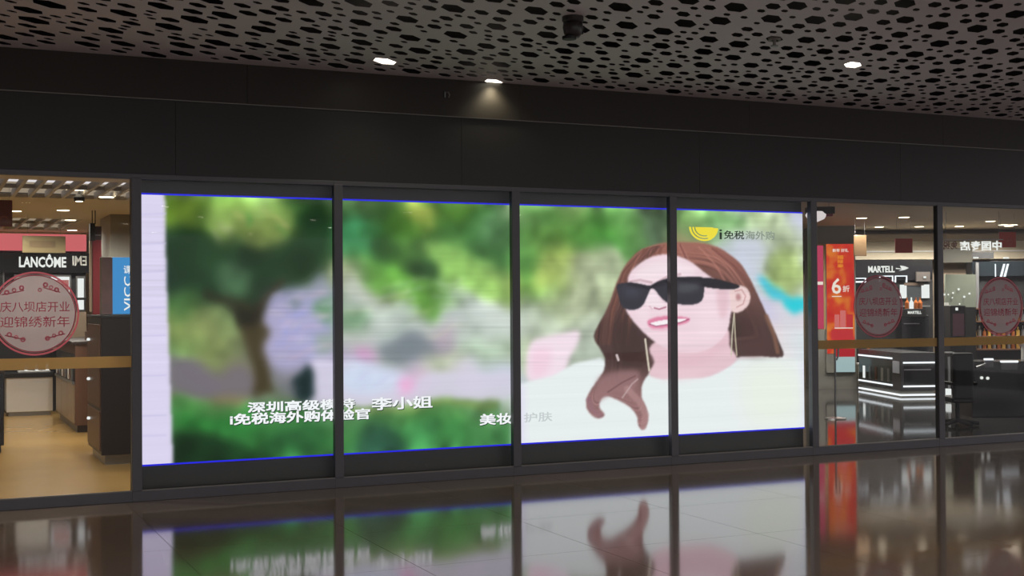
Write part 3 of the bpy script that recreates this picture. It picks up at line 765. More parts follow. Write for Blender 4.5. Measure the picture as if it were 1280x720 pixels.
# dome camera and ring speaker
SMOKE = mat('smoked_plastic', (48, 46, 44), rough=0.35)
t = thing('security_camera', 'small dark camera hanging from the pierced ceiling', 'camera', (CAMU.x, CAMU.y, Z_CEIL))
part('mount', MB().lathe([(0.078, 0), (0.078, -.03), (0.07, -.04)][::-1], seg=18), SMOKE, t, local=True)
part('housing', MB().lathe([(0.045, -.15), (0.066, -.12), (0.074, -.08), (0.07, -.04)], seg=18), SMOKE, t, local=True, smooth=True)
part('lens_hood', MB().lathe([(0.03, -.168), (0.05, -.165), (0.052, -.145), (0.04, -.14)], cx=-.03, seg=14), BLACK, t, local=True)
part('side_knob', MB().box(0.07, .088, -.012, .012, -.085, -.06).box(0.066, .08, -.01, .01, -.12, -.10), BLACK, t, local=True, bevel=.002)
t = thing('ceiling_speaker', 'small ring-shaped sprinkler fitting set in a ceiling hole', 'sprinkler', (RINGU.x, RINGU.y, Z_CEIL))
rg = MB()
for kk in range(20):
    a0, a1 = 2*math.pi*kk/20, 2*math.pi*(kk+1)/20
    rg.prism([(0.05*math.cos(a0), .05*math.sin(a0)), (0.05*math.cos(a1), .05*math.sin(a1)), (0.034*math.cos(a1), .034*math.sin(a1)), (0.034*math.cos(a0), .034*math.sin(a0))], -0.012, 0.03)
part('ring', rg, GREYP, t, local=True)
part('stem', MB().lathe([(0.012, -.05), (0.012, 0.03)], seg=10), GREYP, t, local=True)
part('deflector', MB().lathe([(0.03, -.058), (0.03, -.05)], seg=12), STEEL, t, local=True)
t.name = 'ceiling_sprinkler'
# small bracket on the fascia
p = atY(558, 118, -0.03)
t = thing('wall_bracket', 'tiny bright metal bracket on the fascia strip between two downlights', 'bracket', (p.x, -0.03, p.z-.03))
part('plate', MB().box(-.022, -.012, -.012, 0, .0, .055), STEEL, t, local=True)
part('hook', MB().tube([(-.012, -.01, .05), (.008, -.03, .045), (.02, -.03, .02), (.016, -.012, .0)], .006), STEEL, t, local=True)

# ================================================================== STICKERS ON THE GLASS
SWHITE = film('sticker_white', (226, 214, 216), .22, .5)
SPINK = film('sticker_pink', (238, 150, 164), .15, .5)
SRED = film('sticker_red', (216, 104, 124), .1, .5)
def sticker(u, v, lab):
    c = atY(u, v, -0.007); R = 0.335
    t = thing('round_sticker', lab, 'sticker', (c.x, -0.0068, c.z-R), group='round new year stickers on the glass')
    C = (0, R)
    part('disc', MB().prism([(R*.93*math.cos(k*math.pi/32), R+R*.93*math.sin(k*math.pi/32)) for k in range(64)], -.0006, 0, 'y'), SWHITE, t, local=True)
    part('rim', arc_mb(C, R*.955, R, 0, 2*math.pi, -.0012, 0, n=64), SPINK, t, local=True)
    part('inner_ring', arc_mb(C, R*.90, R*.925, 0, 2*math.pi, -.0016, -.0008, n=64), SRED, t, local=True)
    lettering('greeting', '庆八坝店开业', SRED, t, (0, -.0014, R+.055), R*1.56, R*.25, bold=0.004, local=True)
    lettering('greeting', '迎锦绣新年', SRED, t, (0, -.0014, R-.065), R*1.56, R*.26, bold=0.004, local=True)
    for sx, sz, n in ((-.55,.55,3), (.42,.62,4), (-.5,-.62,3), (.5,-.6,3)):
        br = MB(); 
        a = (C[0]+R*sx*1.35, C[1]+R*sz*.82)
        br.tube([(a[0], -.0016, a[1]), (C[0]+R*sx*.9, -.0016, C[1]+R*sz*.9), (C[0]+R*sx*.45, -.0016, C[1]+R*sz*1.0)], .004, 4)
        part('blossom_branch', br, SPINK, t, local=True)
        for q in range(n):
            f = (C[0]+R*(sx*(1.15-.3*q)), C[1]+R*(sz*(.95+.10*((q*7) % 3 - 1)))+ .012)
            part('blossom', arc_mb(f, .009, .021-.004*(q % 2), 0, 2*math.pi, -.0016, -.0008, n=10), SPINK, t, local=True)
sticker(44, 392, 'pale round sticker with red Chinese greeting before the cosmetics shop')
sticker(1098, 383, 'dim round sticker with red Chinese greeting below the cognac name sign')
sticker(1251, 383, 'dim round sticker with red Chinese greeting before the dark bottle shelves')

# ================================================================== COSMETICS SHOP (behind the left window)
def ybox(u0, v0, u1, v1, Y, dep):
    um, vm = (u0+u1)/2, (v0+v1)/2
    return MB().box(atY(u0, vm, Y).x, atY(u1, vm, Y).x, Y, Y+dep, atY(um, v1, Y).z, atY(um, v0, Y).z)
# back display unit with name fascia
YB = 10.0
t = thing('cosmetics_wall_unit', 'black cosmetics display wall with white name letters and lit panels', 'display unit', (atY(50, 400, YB).x, YB, 0))
def yb(name, u0, v0, u1, v1, m, dy=0.0, dep=.04, **k): return part(name, ybox(u0, v0, u1, v1, YB+dy, dep), m, t, **k)
xa, xb = atY(-40, 400, YB).x, atY(108, 400, YB).x
part('carcass', MB().box(xa, xb, YB+.06, YB+.5, 0, atY(50, 292, YB).z), BLACK, t)
PINK = emit('pink_cornice', (214, 104, 108), 0.9)
yb('cornice', -40, 292, 108, 313, PINK, -.08, .2, label='lit coral pink cornice')
yb('cornice_edge', -40, 288, 108, 292, CREAM, -.12, .3)
nf = yb('name_fascia', -40, 316, 112, 341, GLOSSBLACK, -.05, .12)
lettering('name_letters', 'LANCÔME', WHITE_E, nf, (atY(53.5, 327, YB-.06).x, YB-.062, atY(53.5, 326, YB-.06).z), atY(83, 327, YB-.06).x-atY(24, 327, YB-.06).x, .205, bold=0.03, depth=.01, label='white brand letters')
lettering('name_letters', 'LEME'[1:3]+'I', mat('dim_letters', (190, 190, 186), rough=.4), nf, (atY(99.5, 327, YB-.06).x, YB-.062, atY(99.5, 326, YB-.06).z), .21, .15, mirror=True, bold=0.02, depth=.01, label='grey letters seen reversed')
for (u0, v0, u1, v1) in ((18, 343, 62, 420), (62, 343, 89, 372), (95, 345, 107, 390)):
    yb('display_frame', u0, v0, u1, v1, STEEL, -.0, .06)
    yb('lit_panel', u0+2.2, v0+3, u1-2.2, v1-3, LIT if u0 > 50 else mat('pearl_panel', (170, 168, 164), rough=.3), -.02, .03)
yb('display_frame', -20, 326, 5.5, 420, STEEL, -.0, .06); yb('dark_panel', -20, 328, 3.5, 418, BLACK, -.02, .03)
yb('frame_inset', 66, 350, 86, 365, mat('rose_panel', (150, 90, 90), rough=.5), -.04, .03)
yb('shelf', 62, 372, 108, 375, BLACK, -.25, .3); yb('drawer_front', 62, 390, 108, 436, TAUPE, -.22, .25)
# white counter in front of it
YC = 9.3
t = thing('white_counter', 'low white glossy counter with dark top before the cosmetics display wall', 'counter', (atY(36, 500, YC).x, YC, 0))
a, b = atY(8, 490, YC).x, atY(66, 490, YC).x
zt = atY(36, 466, YC).z
part('body', MB().box(a, b, YC, YC+.5, 0.06, zt-.07), WHITE, t, bevel=.006)
part('kick_plate', MB().box(a+.03, b-.03, YC+.03, YC+.47, 0, 0.06), STEEL, t)
part('counter_top', MB().box(a-.03, b+.02, YC-.03, YC+.53, zt-.07, zt), BLACK, t, bevel=.006)
bt = thing('perfume_tray', 'white tray of small bottles on the dark-topped white counter', 'tray', (atY(40, 462, YC+.2).x, YC+.2, zt))
part('tray', MB().box(-.2, .25, -.1, .1, 0, .025), WHITE, bt, local=True, bevel=.004)
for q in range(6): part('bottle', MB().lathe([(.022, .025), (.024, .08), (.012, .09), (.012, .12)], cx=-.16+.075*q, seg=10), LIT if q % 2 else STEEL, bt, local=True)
# brown drawer cabinet with shelf recess on its side
Y0, Y1 = 6.25, 8.7
x0 = atY(92, 541, Y0).x
zt = atY(100, 427, Y0).z
t = thing('drawer_cabinet', 'brown wooden counter cabinet with open shelf on its side', 'cabinet', (x0+.4, Y0, 0))
part('body', MB().box(x0+.02, x0+.95, Y0, Y1, .09, zt-.04), BROWN, t, bevel=.005)
part('plinth', MB().box(x0+.05, x0+.9, Y0+.05, Y1-.05, 0, .09), DARKWOOD, t)
part('counter_top', MB().box(x0-.02, x0+.97, Y0-.02, Y1+.02, zt-.04, zt), DARKWOOD, t, bevel=.004)
PALEW = mat('pale_door', (150, 130, 104), rough=.35)
nb = 3
for q in range(nb):
    ya, yb_ = Y0+.04+q*(Y1-Y0-.08)/nb, Y0+.04+(q+1)*(Y1-Y0-.08)/nb-.02
    part('side_door', MB().box(x0, x0+.02, ya, yb_, .12, zt*.53), PALEW, t, bevel=.003)
    part('shelf_recess', MB().box(x0+.006, x0+.021, ya, yb_, zt*.56, zt*.86), BLACK, t)
    for w in range(3):
        part('jar', MB().box(x0-.012, x0+.006, ya+.1+w*.2, ya+.22+w*.2, zt*.57, zt*.57+.16+.05*(w % 2)), [STEEL, BROWN, WHITE][w], t, bevel=.003)
part('shelf_edge', MB().box(x0-.014, x0+.02, Y0+.03, Y1-.03, zt*.53, zt*.56), STEEL, t)
st = thing('tester_riser', 'small stepped brown riser on the brown counter cabinet', 'riser', (x0+.5, Y0+.5, zt))
part('riser_step', MB().box(-.28, .3, -.2, .25, 0, .12), BROWN, st, local=True, bevel=.004)
part('riser_step', MB().box(-.1, .3, -.1, .25, .12, .24), BROWN, st, local=True, bevel=.004)
# low dark counter at the edge of the aisle
Y0 = 4.3
x1 = atY(5, 520, Y0).x; zt = atY(2, 463, Y0).z
t = thing('dark_counter', 'waist-high black counter at the aisle edge below the round sticker', 'counter', (x1-.5, Y0, 0))
part('body', MB().box(x1-1.0, x1, Y0, Y0+.6, .08, zt-.03), GLOSSBLACK, t, bevel=.005)
part('plinth', MB().box(x1-.97, x1-.03, Y0+.03, Y0+.57, 0, .08), BLACK, t)
part('counter_top', MB().box(x1-1.02, x1+.012, Y0-.02, Y0+.62, zt-.03, zt), DARKWOOD, t, bevel=.004)
# tall dark cabinet by the screen
Y0 = 2.6
x0 = atY(127, 581, Y0).x; zt = atY(140, 394, Y0).z
t = thing('tall_cabinet', 'tall near-black cabinet standing beside the video screen', 'cabinet', (x0+.4, Y0, 0))
part('body', MB().box(x0, x0+.75, Y0, Y0+1.15, .1, zt-.03), mat('espresso', (34, 28, 26), rough=.4), t, bevel=.005)
part('plinth', MB().box(x0+.04, x0+.7, Y0+.05, Y0+1.1, 0, .1), STEEL, t)
part('cabinet_top', MB().box(x0-.01, x0+.76, Y0-.01, Y0+1.16, zt-.03, zt), BLACK, t, bevel=.004)
for q in range(3):
    dr = part('side_drawer', MB().box(x0-.014, x0, Y0+.05, Y0+1.1, .14+q*.44, .54+q*.44), BROWN, t, bevel=.003)
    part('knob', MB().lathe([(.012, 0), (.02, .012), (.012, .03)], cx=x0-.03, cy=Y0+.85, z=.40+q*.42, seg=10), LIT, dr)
# blue lightbox on top of it
YS = Y0+.25
t = thing('blue_lightbox', 'bright blue lightbox with vertical white letters on the tall dark cabinet', 'lightbox', (atY(148, 394, YS).x, YS, zt))
za = atY(148, 321, YS).z
xa, xm, xb = atY(127, 350, YS).x, atY(141, 350, YS).x, atY(164, 350, YS).x
part('case', MB().box(xa, xb+.3, YS+.03, YS+.16, zt, za), GREYP, t, bevel=.004)
part('photo_panel', MB().box(xa+.003, xm, YS+.02, YS+.03, zt+.01, za-.005), mat('mauve_print', (132, 104, 104), rough=.4, var=.3, scale=9), t, label='muted mauve print strip')
bp_ = part('blue_panel', MB().box(xm, xb+.29, YS+.02, YS+.03, zt+.01, za-.005), emit('blue_panel', (70, 150, 215), .85), t)
lettering('lettering', 'VICC', WHITE_E, bp_, (atY(160, 366, YS).x, YS+.016, atY(160, 367, YS).z), atY(160, 350, YS).z-atY(160, 393, YS).z, .075, turn=1, bold=.01, label='white letters reading upwards')
lettering('lettering', '课', WHITE_E, bp_, (atY(160, 338, YS).x, YS+.016, atY(160, 337, YS).z), .085, .085, bold=.01, label='white letter')
# red hanging banner box on rods
YR = 5.0
pz0, pz1 = atY(121, 393, YR).z, atY(121, 300, YR).z
t = thing('hanging_banner', 'narrow deep red hanging banner on two rods behind the blue lightbox', 'banner', (atY(121, 393, YR).x, YR, pz0))
part('banner', ybox(116, 300, 127, 393, YR, .05), mat('deep_red', (128, 30, 40), rough=.5), t, bevel=.004)
part('header_block', ybox(112.5, 279, 119, 301, YR-.02, .1), BLACK, t, bevel=.004)
part('header_block', ybox(119, 283, 127, 300, YR, .06), mat('dark_plum', (60, 40, 38), rough=.5), t, bevel=.003)
part('side_post', ybox(112, 301, 115.5, 390, YR+.01, .03), TAUPE, t)
for u in (115.3, 119): 
    a = atY(u, 280, YR+.03); part('rod', MB().tube([(a.x, YR+.03, a.z), (a.x, YR+.03, ZL)], .006), BLACK, t)
part('chrome_clip', ybox(118, 293, 126, 294.5, YR-.005, .01), STEEL, t)
# pillar
YP = 5.6
struct('wall_pillar', MB().box(atY(138, 300, YP).x, XPART-.5, YP, YP+1.0, 0, ZL), GREYP, 'grey square pillar behind the blue lightbox')
# hanging boards
def board(name, u0, v0, u1, v1, Y, m, lab, ceilz, cat='sign', grp=None):
    mbx = ybox(u0, v0, u1, v1, Y, .03)
    a = np.array(mbx.v); lo, hi = a.min(0), a.max(0)
    t = thing(name, lab, cat, ((lo[0]+hi[0])/2, Y, lo[2]), group=grp)
    part('board', mbx, m, t, bevel=.004)
    for x in (lo[0]+.12*(hi[0]-lo[0]), hi[0]-.12*(hi[0]-lo[0])):
        part('wire', MB().tube([(x, Y+.015, hi[2]), (x, Y+.015, ceilz)], .002, 5), STEEL, t)
    return t, lo, hi
t, lo, hi = board('hanging_sign', -14, 250, 15.5, 283, 2.2, mat('rust_board', (112, 52, 34), rough=.5), 'rust brown hanging sign above the round greeting sticker', ZL)
part('emblem', arc_mb(((lo[0]+hi[0])/2+.03, lo[2]+.06), .03, .042, 0, math.pi, 2.195, 2.2, n=12), mat('rust_light', (150, 84, 50), rough=.5), t)
t, lo, hi = board('hanging_sign', 28, 295, 82, 316, 6.0, mat('olive_board', (132, 116, 78), rough=.5), 'olive beige hanging sign in front of the coral cornice', ZL)
part('print_band', MB().box(lo[0]+.08, hi[0]-.12, 5.994, 6.0, lo[2]+.07, hi[2]-.06), mat('olive_print', (112, 92, 62), rough=.5, var=.35, scale=14), t)
# ceiling lamps of this shop
LK = 4.6
def shop_lamp(u, v, z, r, lab, grp, power, m=WARM, color=(1, .94, .84), pos=None):
    p = pos or atZ(u, v, z)
    t = thing('shop_downlight', lab, 'ceiling light', (p.x, p.y, z), group=grp)
    part('lens', MB().lathe([(r, -.006), (r, .0)], seg=20), m, t, local=True)
    part('bezel', MB().lathe([(r*1.18, -.003), (r*1.18, .0)], seg=20), WHITE, t, local=True)
    if power:
        L = bpy.data.lights.new('lamp_light', 'SPOT'); L.spot_size = 2.75; L.spot_blend = .7; L.shadow_soft_size = .07; L.energy = power*LK; L.color = color
        o = bpy.data.objects.new('lamp_light', L); COL.objects.link(o); o.parent = t; o.location = (0, 0, -.012)
G = 'downlights in the cosmetics shop ceiling'
for u, v, r, lb in ((139, 272.5, .09, 'large round downlight before the grey pillar, above the blue lightbox'), (133, 246, .075, 'round downlight at the end of the near slatted ceiling bay'),
                    (140, 283, .05, 'small round downlight against the grey pillar top'), (20, 263.7, .06, 'thin-looking downlight beside the rust brown hanging sign'),
                    (79, 262.7, .07, 'round downlight on the plain strip between the two slatted bays'), (88, 275, .07, 'round downlight at the end of the far slatted ceiling bay')):
    shop_lamp(u, v, ZL, r, lb, G, 24 if v < 280 else 0)
for (x, y) in ((0.3, 1.0), (1.9, 1.0), (2.6, 4.5), (0.5, 9.0), (2.0, 9.2), (-1.2, 5)):  # added aisle downlights, placed to light the whole shop
    shop_lamp(0, 0, ZL, .07, 'added round downlight out over the cosmetics shop aisle and counters', 'added aisle downlights of the cosmetics shop', 30, pos=Vector((x, y, ZL)))
# track spot and tube lamp in the slat bay
p = atZ(99, 243, ZL)
t = thing('track_spot', 'small black track spotlight hanging in the slatted ceiling bay', 'spotlight', (p.x, p.y, ZL))
part('arm', MB().tube([(0, 0, .05), (0, 0, -.03)], .01), BLACK, t, local=True)
part('head', MB().lathe([(.05, -.07), (.055, -.03), (.03, .0)], seg=14), BLACK, t, local=True)
part('bulb', MB().lathe([(.035, -.074), (.035, -.07)], seg=12), WARM, t, local=True)
p = atZ(95, 236.5, ZL+.05)
t = thing('tube_lamp', 'short bright tube lamp inside the slatted ceiling bay', 'ceiling light', (p.x, p.y, ZL+.04))
part('tube', MB().box(-.09, .09, -.05, .05, .0, .02), WARM, t, local=True, bevel=.004)
part('holder', MB().box(-.11, .11, -.06, .06, .02, .05), BLACK, t, local=True, bevel=.004)

# ================================================================== LIQUOR SHOP (behind the right windows)
FWD0 = Vector((math.sin(YAW), math.cos(YAW), 0)); RT0 = Vector((math.cos(YAW), -math.sin(YAW), 0))
def hz(u): return 380.2 - 0.0068*(u-640)          # eye level line
class Local:
    """frame turned to the shop's slanted layout, t metres away; x right, y back, z up"""
    def __init__(s, u, t): s.u, s.t = u, t; p = atT(u, hz(u), t); s.loc = (p.x, p.y, 0)
    def x(s, u, dy=0): return (u-640)*(s.t+dy)/FOC - (s.u-640)*s.t/FOC
    def z(s, v, dy=0): return EYE - (v-hz(s.u))*(s.t+dy)/FOC
    def box(s, u0, v0, u1, v1, dy=0.0, dep=.05):
        return MB().box(s.x(u0, dy), s.x(u1, dy), dy, dy+dep, max(0, s.z(v1, dy)), s.z(v0, dy))
    def thing(s, name, lab, cat, grp=None, z=0.0, kind=None):
        t = thing(name, lab, cat, (s.loc[0], s.loc[1], z), -YAW, grp, kind); return t
def lp(name, mb, m, t, z0=0.0, **k):
    if z0: mb.v = [(a, b, c-z0) for a, b, c in mb.v]
    return part(name, mb, m, t, local=True, **k)
# slanted back wall and bulkhead
F = Local(1150, 25.4)
t = F.thing('wall_back', 'taupe back wall of the liquor shop with a cream bulkhead', None, kind='structure')
lp('wall_board', MB().box(-6, 6, 0.06, .16, 0, ZR), TAUPE, t)
lp('bulkhead', MB().box(-6, 6, -.45, .06, F.z(325), F.z(303)), CREAM, t)
lp('bulkhead_step', MB().box(-6, 6, -.55, .06, F.z(303), F.z(294)), TAUPE, t)
lp('bulkhead_trim', MB().box(-6, 6, -.47, -.45, F.z(316), F.z(314.5)), WHITE, t)
# cognac wall unit
F = Local(1115, 24.6)
t = F.thing('cognac_wall_unit', 'black cognac display unit with white brand letters and bird mark', 'display unit')
lp('carcass', F.box(1064, 326, 1166, 494, 0, .4), BLACK, t)
nf = lp('name_fascia', F.box(1066, 325, 1166, 350, -.06, .06), GLOSSBLACK, t)
lettering('name_letters', 'MARTELL', WHITE_E, nf, (F.x(1101), -.07, F.z(336.5)), F.x(1117.5)-F.x(1084.5), .125, bold=.03, local=True, depth=.01, label='white brand letters')
bird = [(1119,335),(1126,336),(1124,332),(1130,333),(1135,335.2),(1130,337.6),(1122,339),(1127,336.8),(1119,336.4)]
lp('bird_mark', MB().prism([(F.x(u), F.z(v)) for u, v in bird][::-1], -.075, -.065, 'y'), WHITE_E, nf, label='white bird mark')
for (u0, v0, u1, v1) in ((1066, 347, 1083, 354), (1100, 344.5, 1117, 353), (1119.5, 344.5, 1134.5, 353)):
    lp('shelf_frame', F.box(u0, v0, u1, v0+1.2, -.1, .06), COOL, t)
    lp('shelf_frame', F.box(u1-1.0, v0, u1, v1, -.1, .06), COOL, t)
    lp('shelf_frame', F.box(u0, v0, u0+1.0, v1, -.1, .06), COOL, t)
lp('lit_strip', F.box(1066, 351, 1082, 353, -.1, .06), COOL, t)
for u0, u1 in ((1125.5, 1133.5), (1152.5, 1162)): lp('lit_panel', F.box(u0, 356, u1, 373, -.03, .03), LIT, t)
lp('screen_panel', F.box(1134.5, 357, 1151.5, 381, -.05, .05), mat('slate_panel', (44, 48, 50), rough=.2), t, bevel=.004)
lp('screen_frame', F.box(1131, 353.5, 1155, 357, -.06, .06), mat('bronze', (86, 72, 62), rough=.4), t)
lp('shelf', F.box(1124, 382, 1163, 384, -.2, .2), STEEL, t)
lp('grey_box', F.box(1146, 340, 1163, 352, -.12, .06), mat('box_grey', (72, 66, 62), rough=.5), t)
lp('spot', F.box(1155, 345.5, 1158, 348, -.14, .02), WHITE_E, t)
# black gondola with the same name
F = Local(1144, 23.65)
t = F.thing('promotion_stand', 'black promotion stand with small white brand letters behind the led-edged counter', 'stand')
lp('stand_body', F.box(1127, 394, 1161, 492, 0, .4), GLOSSBLACK, t, bevel=.006)
sh = lp('stand_header', F.box(1128, 386, 1158, 396, -.02, .3), BLACK, t, bevel=.006)
lettering('name_letters', 'MARTELL', WHITE_E, sh, (F.x(1142.5), -.03, F.z(390.5)), F.x(1151)-F.x(1134), .055, bold=.03, local=True, label='small white brand letters')
lp('shelf_edge', F.box(1130, 404, 1149, 405, -.03, .03), STEEL, t)
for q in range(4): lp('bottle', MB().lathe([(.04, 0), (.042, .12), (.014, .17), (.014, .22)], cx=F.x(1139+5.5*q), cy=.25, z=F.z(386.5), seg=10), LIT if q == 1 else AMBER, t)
# led edged counter
F = Local(1125, 21.4)
t = thing('display_counter', 'grey display counter edged with bright led strips and glass side', 'counter', F.loc, -YAW+0.10)
zt = F.z(441)
D, Wd = 1.9, 0.62
lp('body', MB().box(.0, Wd, .0, D, .1, zt), mat('counter_grey', (66, 66, 68), rough=.25), t, bevel=.006)
lp('plinth', MB().box(.03, Wd-.03, .03, D-.03, 0, .1), GREYP, t)
lp('led_strip', MB().box(-.012, Wd, -.012, .0, .02, .05), COOL, t); lp('led_strip', MB().box(-.012, 0, -.012, D, .02, .05), COOL, t)
for z in (F.z(453.5), F.z(483)):
    lp('led_strip', MB().box(.04, Wd, -.012, .0, z-.014, z+.014), COOL, t)
for z in (F.z(449), F.z(483)):
    lp('led_strip', MB().box(-.012, 0, .35, D, z-.014, z+.014), COOL, t)
dr = lp('front_drawer', MB().box(.06, Wd-.02, -.008, 0, F.z(480), F.z(457)), GLOSSBLACK, t)
lp('drawer_handle', MB().box(.05, Wd-.1, -.02, -.008, F.z(463), F.z(461.5)), STEEL, dr)
lp('end_panel', MB().box(-.01, 0, .05, .32, F.z(467), F.z(452)), mat('pale_end', (170, 172, 180), rough=.4), t)
lp('glass_side', MB().box(-.008, 0, .38, D-.05, F.z(480), F.z(453)), mat('showcase_dark', (60, 64, 62), rough=.12), t)
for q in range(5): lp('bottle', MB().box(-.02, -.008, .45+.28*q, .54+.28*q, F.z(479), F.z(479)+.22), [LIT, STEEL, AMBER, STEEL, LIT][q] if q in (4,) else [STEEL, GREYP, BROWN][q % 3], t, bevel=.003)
# poster pillar
F = Local(1050, 23.5)
t = F.thing('wall_pillar', 'grey square pillar carrying the red bottle poster', None, kind='structure')
lp('shaft', MB().box(F.x(1020), F.x(1071), .06, .9, 0, ZR), GREYP, t)
z0 = F.z(466)
t = F.thing('poster_lightbox', 'tall glowing red and orange poster of a bottle on the grey pillar', 'poster', z=z0)
def pb(name, u0, v0, u1, v1, m, dy, dep, **k): return lp(name, F.box(u0, v0, u1, v1, dy, dep), m, t, z0, **k)
pb('case', 1032, 304, 1069, 466, GREYP, 0.0, .06, bevel=.004)
def poster_mat():
    m = bpy.data.materials.new('red_poster'); m.use_nodes = True
    nt = m.node_tree; nt.nodes.clear()
    o = nt.nodes.new('ShaderNodeOutputMaterial'); e = nt.nodes.new('ShaderNodeEmission'); e.inputs[1].default_value = .8
    tc = nt.nodes.new('ShaderNodeTexCoord'); nz = nt.nodes.new('ShaderNodeTexNoise'); nz.inputs['Scale'].default_value = 2.6; nz.inputs['Detail'].default_value = 2
    r = nt.nodes.new('ShaderNodeValToRGB')
    r.color_ramp.elements[0].position = .36; r.color_ramp.elements[0].color = lin((206, 44, 44))
    r.color_ramp.elements[1].position = .66; r.color_ramp.elements[1].color = lin((238, 140, 50))
    x = r.color_ramp.elements.new(.5); x.color = lin((218, 66, 44))
    nt.links.new(tc.outputs['Object'], nz.inputs['Vector']); nt.links.new(nz.outputs['Fac'], r.inputs[0]); nt.links.new(r.outputs[0], e.inputs[0]); nt.links.new(e.outputs[0], o.inputs[0])
    return m
pb('poster_sheet', 1033.5, 305, 1068, 442, poster_mat(), -.008, .008)
pb('foot_panel', 1044, 446, 1068, 465, emit('pale_foot', (176, 200, 202), .8), -.01, .01, label='pale blue foot panel')
pb('red_foot', 1044, 436, 1068, 446, emit('red_foot', (196, 40, 50), .7), -.01, .01)
PW = emit('poster_white', (246, 232, 220), .9); PY = emit('poster_yellow', (236, 150, 40), .9); PB_ = emit('poster_pink', (226, 120, 116), .8); PR = emit('poster_red', (206, 56, 60), .8)
def pl(body, u, v, wpx, hpx, m, dy=-.014, **k):
    return lettering('poster_lettering', body, m, t, (F.x(u), dy, F.z(v)-z0), wpx*F.t/FOC, hpx*F.t/FOC, local=True, bold=.015, **k)
pl('新年 好礼', 1051, 313, 20, 4.5, PW)
for i_, c_ in enumerate('福禄寿'): pl(c_, 1050.5, 321.5+5.5*i_, 8, 5, PY)
pl('6', 1045.5, 357.5, 12, 20, PW); pl('折', 1057.5, 361, 9, 8, PW)
pb('rule_line', 1040, 370, 1052, 371, PW, -.012, .004)
pb('bottle_print', 1043, 393, 1049, 411, PB_, -.012, .004); pb('bottle_print', 1050, 388, 1057, 411, PB_, -.012, .004); pb('bottle_print', 1058, 393, 1066, 411, PR, -.012, .004)
pb('gift_print', 1039, 412, 1066, 424, PR, -.012, .004); pb('rule_line', 1043, 409.5, 1066, 410.6, PW, -.014, .004)
F2 = Local(1028, 23.2)
z0b = F2.z(412)
t = F2.thing('side_poster', 'narrow pink glowing poster beside the red bottle poster', 'poster', z=z0b)
lp('case', F2.box(1020, 305, 1032, 412, 0, .06), OCHRE, t, z0b, bevel=.004)
lp('poster_sheet', F2.box(1021, 307, 1029.5, 411, -.008, .008), emit('pink_sheet', (206, 70, 104), .75), t, z0b)
lp('white_spot', F2.box(1021, 352, 1029, 356, -.012, .004), PW, t, z0b)
# low bench behind the pillar
F = Local(1081, 23.9)
t = F.thing('low_cabinet', 'low grey cabinet with pale top between poster pillar and display counter', 'cabinet')
lp('body', F.box(1072, 456, 1090, 494, 0, .3), GREYP, t, bevel=.005)
lp('cabinet_top', F.box(1071.5, 454, 1091, 456, -.02, .33), WHITE, t)
lp('dark_back', F.box(1072.5, 434, 1084, 454, .2, .1), BLACK, t)
lp('bottle', MB().lathe([(.05, 0), (.055, .2), (.02, .3), (.02, .38)], cx=F.x(1087), cy=.1, z=F.z(456)+.03, seg=12), AMBER, t)
# chrome pole stand
F = Local(1043, 17.5)
t = F.thing('pole_stand', 'slim curved chrome pole stand inside the window by the screen', 'post')
zb = F.z(432)
lp('foot', MB().lathe([(.15, 0), (.14, .015), (.03, .03)], seg=20), STEEL, t)
lp('pole', MB().lathe([(.014, .03), (.014, zb)], seg=12), STEEL, t)
lp('hook', MB().tube([(0, 0, zb-.02), (.03, 0, zb+.04), (.05, 0, zb), (.045, 0, zb-.14), (.02, 0, zb-.2)], .012), STEEL, t)
# ---- second bay
F = Local(1240, 24.4)
t = F.thing('bottle_wall_unit', 'black bottle shelving with slanted light tubes and dark fascia', 'display unit')
lp('carcass', F.box(1216, 326, 1320, 492, .1, .35), BLACK, t)
lp('name_fascia', F.box(1216, 327, 1320, 345, 0, .1), mat('blue_black', (20, 26, 30), rough=.2), t)
for k_ in (0, 4.6):
    a = [(1250+k_, 346), (1254.5+k_, 330), (1256.6+k_, 330), (1252.4+k_, 346)]
    lp('slanted_light', MB().prism([(F.x(u), F.z(v)) for u, v in a], -.03, 0, 'y'), COOL, t)
lp('upright', F.box(1220.5, 328, 1224, 386, -.06, .16), STEEL, t)
lp('thin_light', F.box(1244.5, 330, 1245.5, 346, -.02, .02), COOL, t)
for v in (385, 401, 420, 436): lp('shelf', F.box(1208, v, 1300, v+1.6, -.2, .3), BROWN, t)
lp('header_box', F.box(1216, 315, 1243, 323, -.05, .1), BLACK, t)
lp('spot', F.box(1217.5, 321, 1224, 323, -.07, .02), WHITE_E, t); lp('spot', F.box(1255, 321.5, 1262, 323.5, -.47, .02), WHITE_E, t)
# bottles standing on its shelves
def bottle_mb(h, r): return MB().lathe([(r, 0), (r, h*.6), (r*.36, h*.72), (r*.36, h)], seg=12)
bl = [('amber cognac bottle', AMBER), ('gold boxed-shape bottle', GOLD), ('clear grey bottle', STEEL), ('dark plum bottle', PURPLE)]
k_ = 0
for v in (401, 420, 436):
    for u in range(1212, 1282, 6):
        nm, m = bl[(k_*5 + k_//3) % 4]
        p = F.loc; lx, lz = F.x(u, -.1), F.z(v)
        h = .15 + .025*((k_*7) % 3)
        wp = Vector((p[0], p[1], 0)) + RT0*lx + FWD0*(-.1)
        o = link_mesh('bottle', [(a, b, c) for a, b, c in bottle_mb(h, .035).v], bottle_mb(h, .035).f, m, None, (wp.x, wp.y, lz), smooth=False)
        tag(o, nm + ' on the ' + {401: 'top', 420: 'middle', 436: 'lowest'}[v] + ' brown shelf of the dark bottle shelving', 'bottle', nm + 's on the ' + {401: 'top', 420: 'middle', 436: 'lowest'}[v] + ' shelf')
        k_ += 1
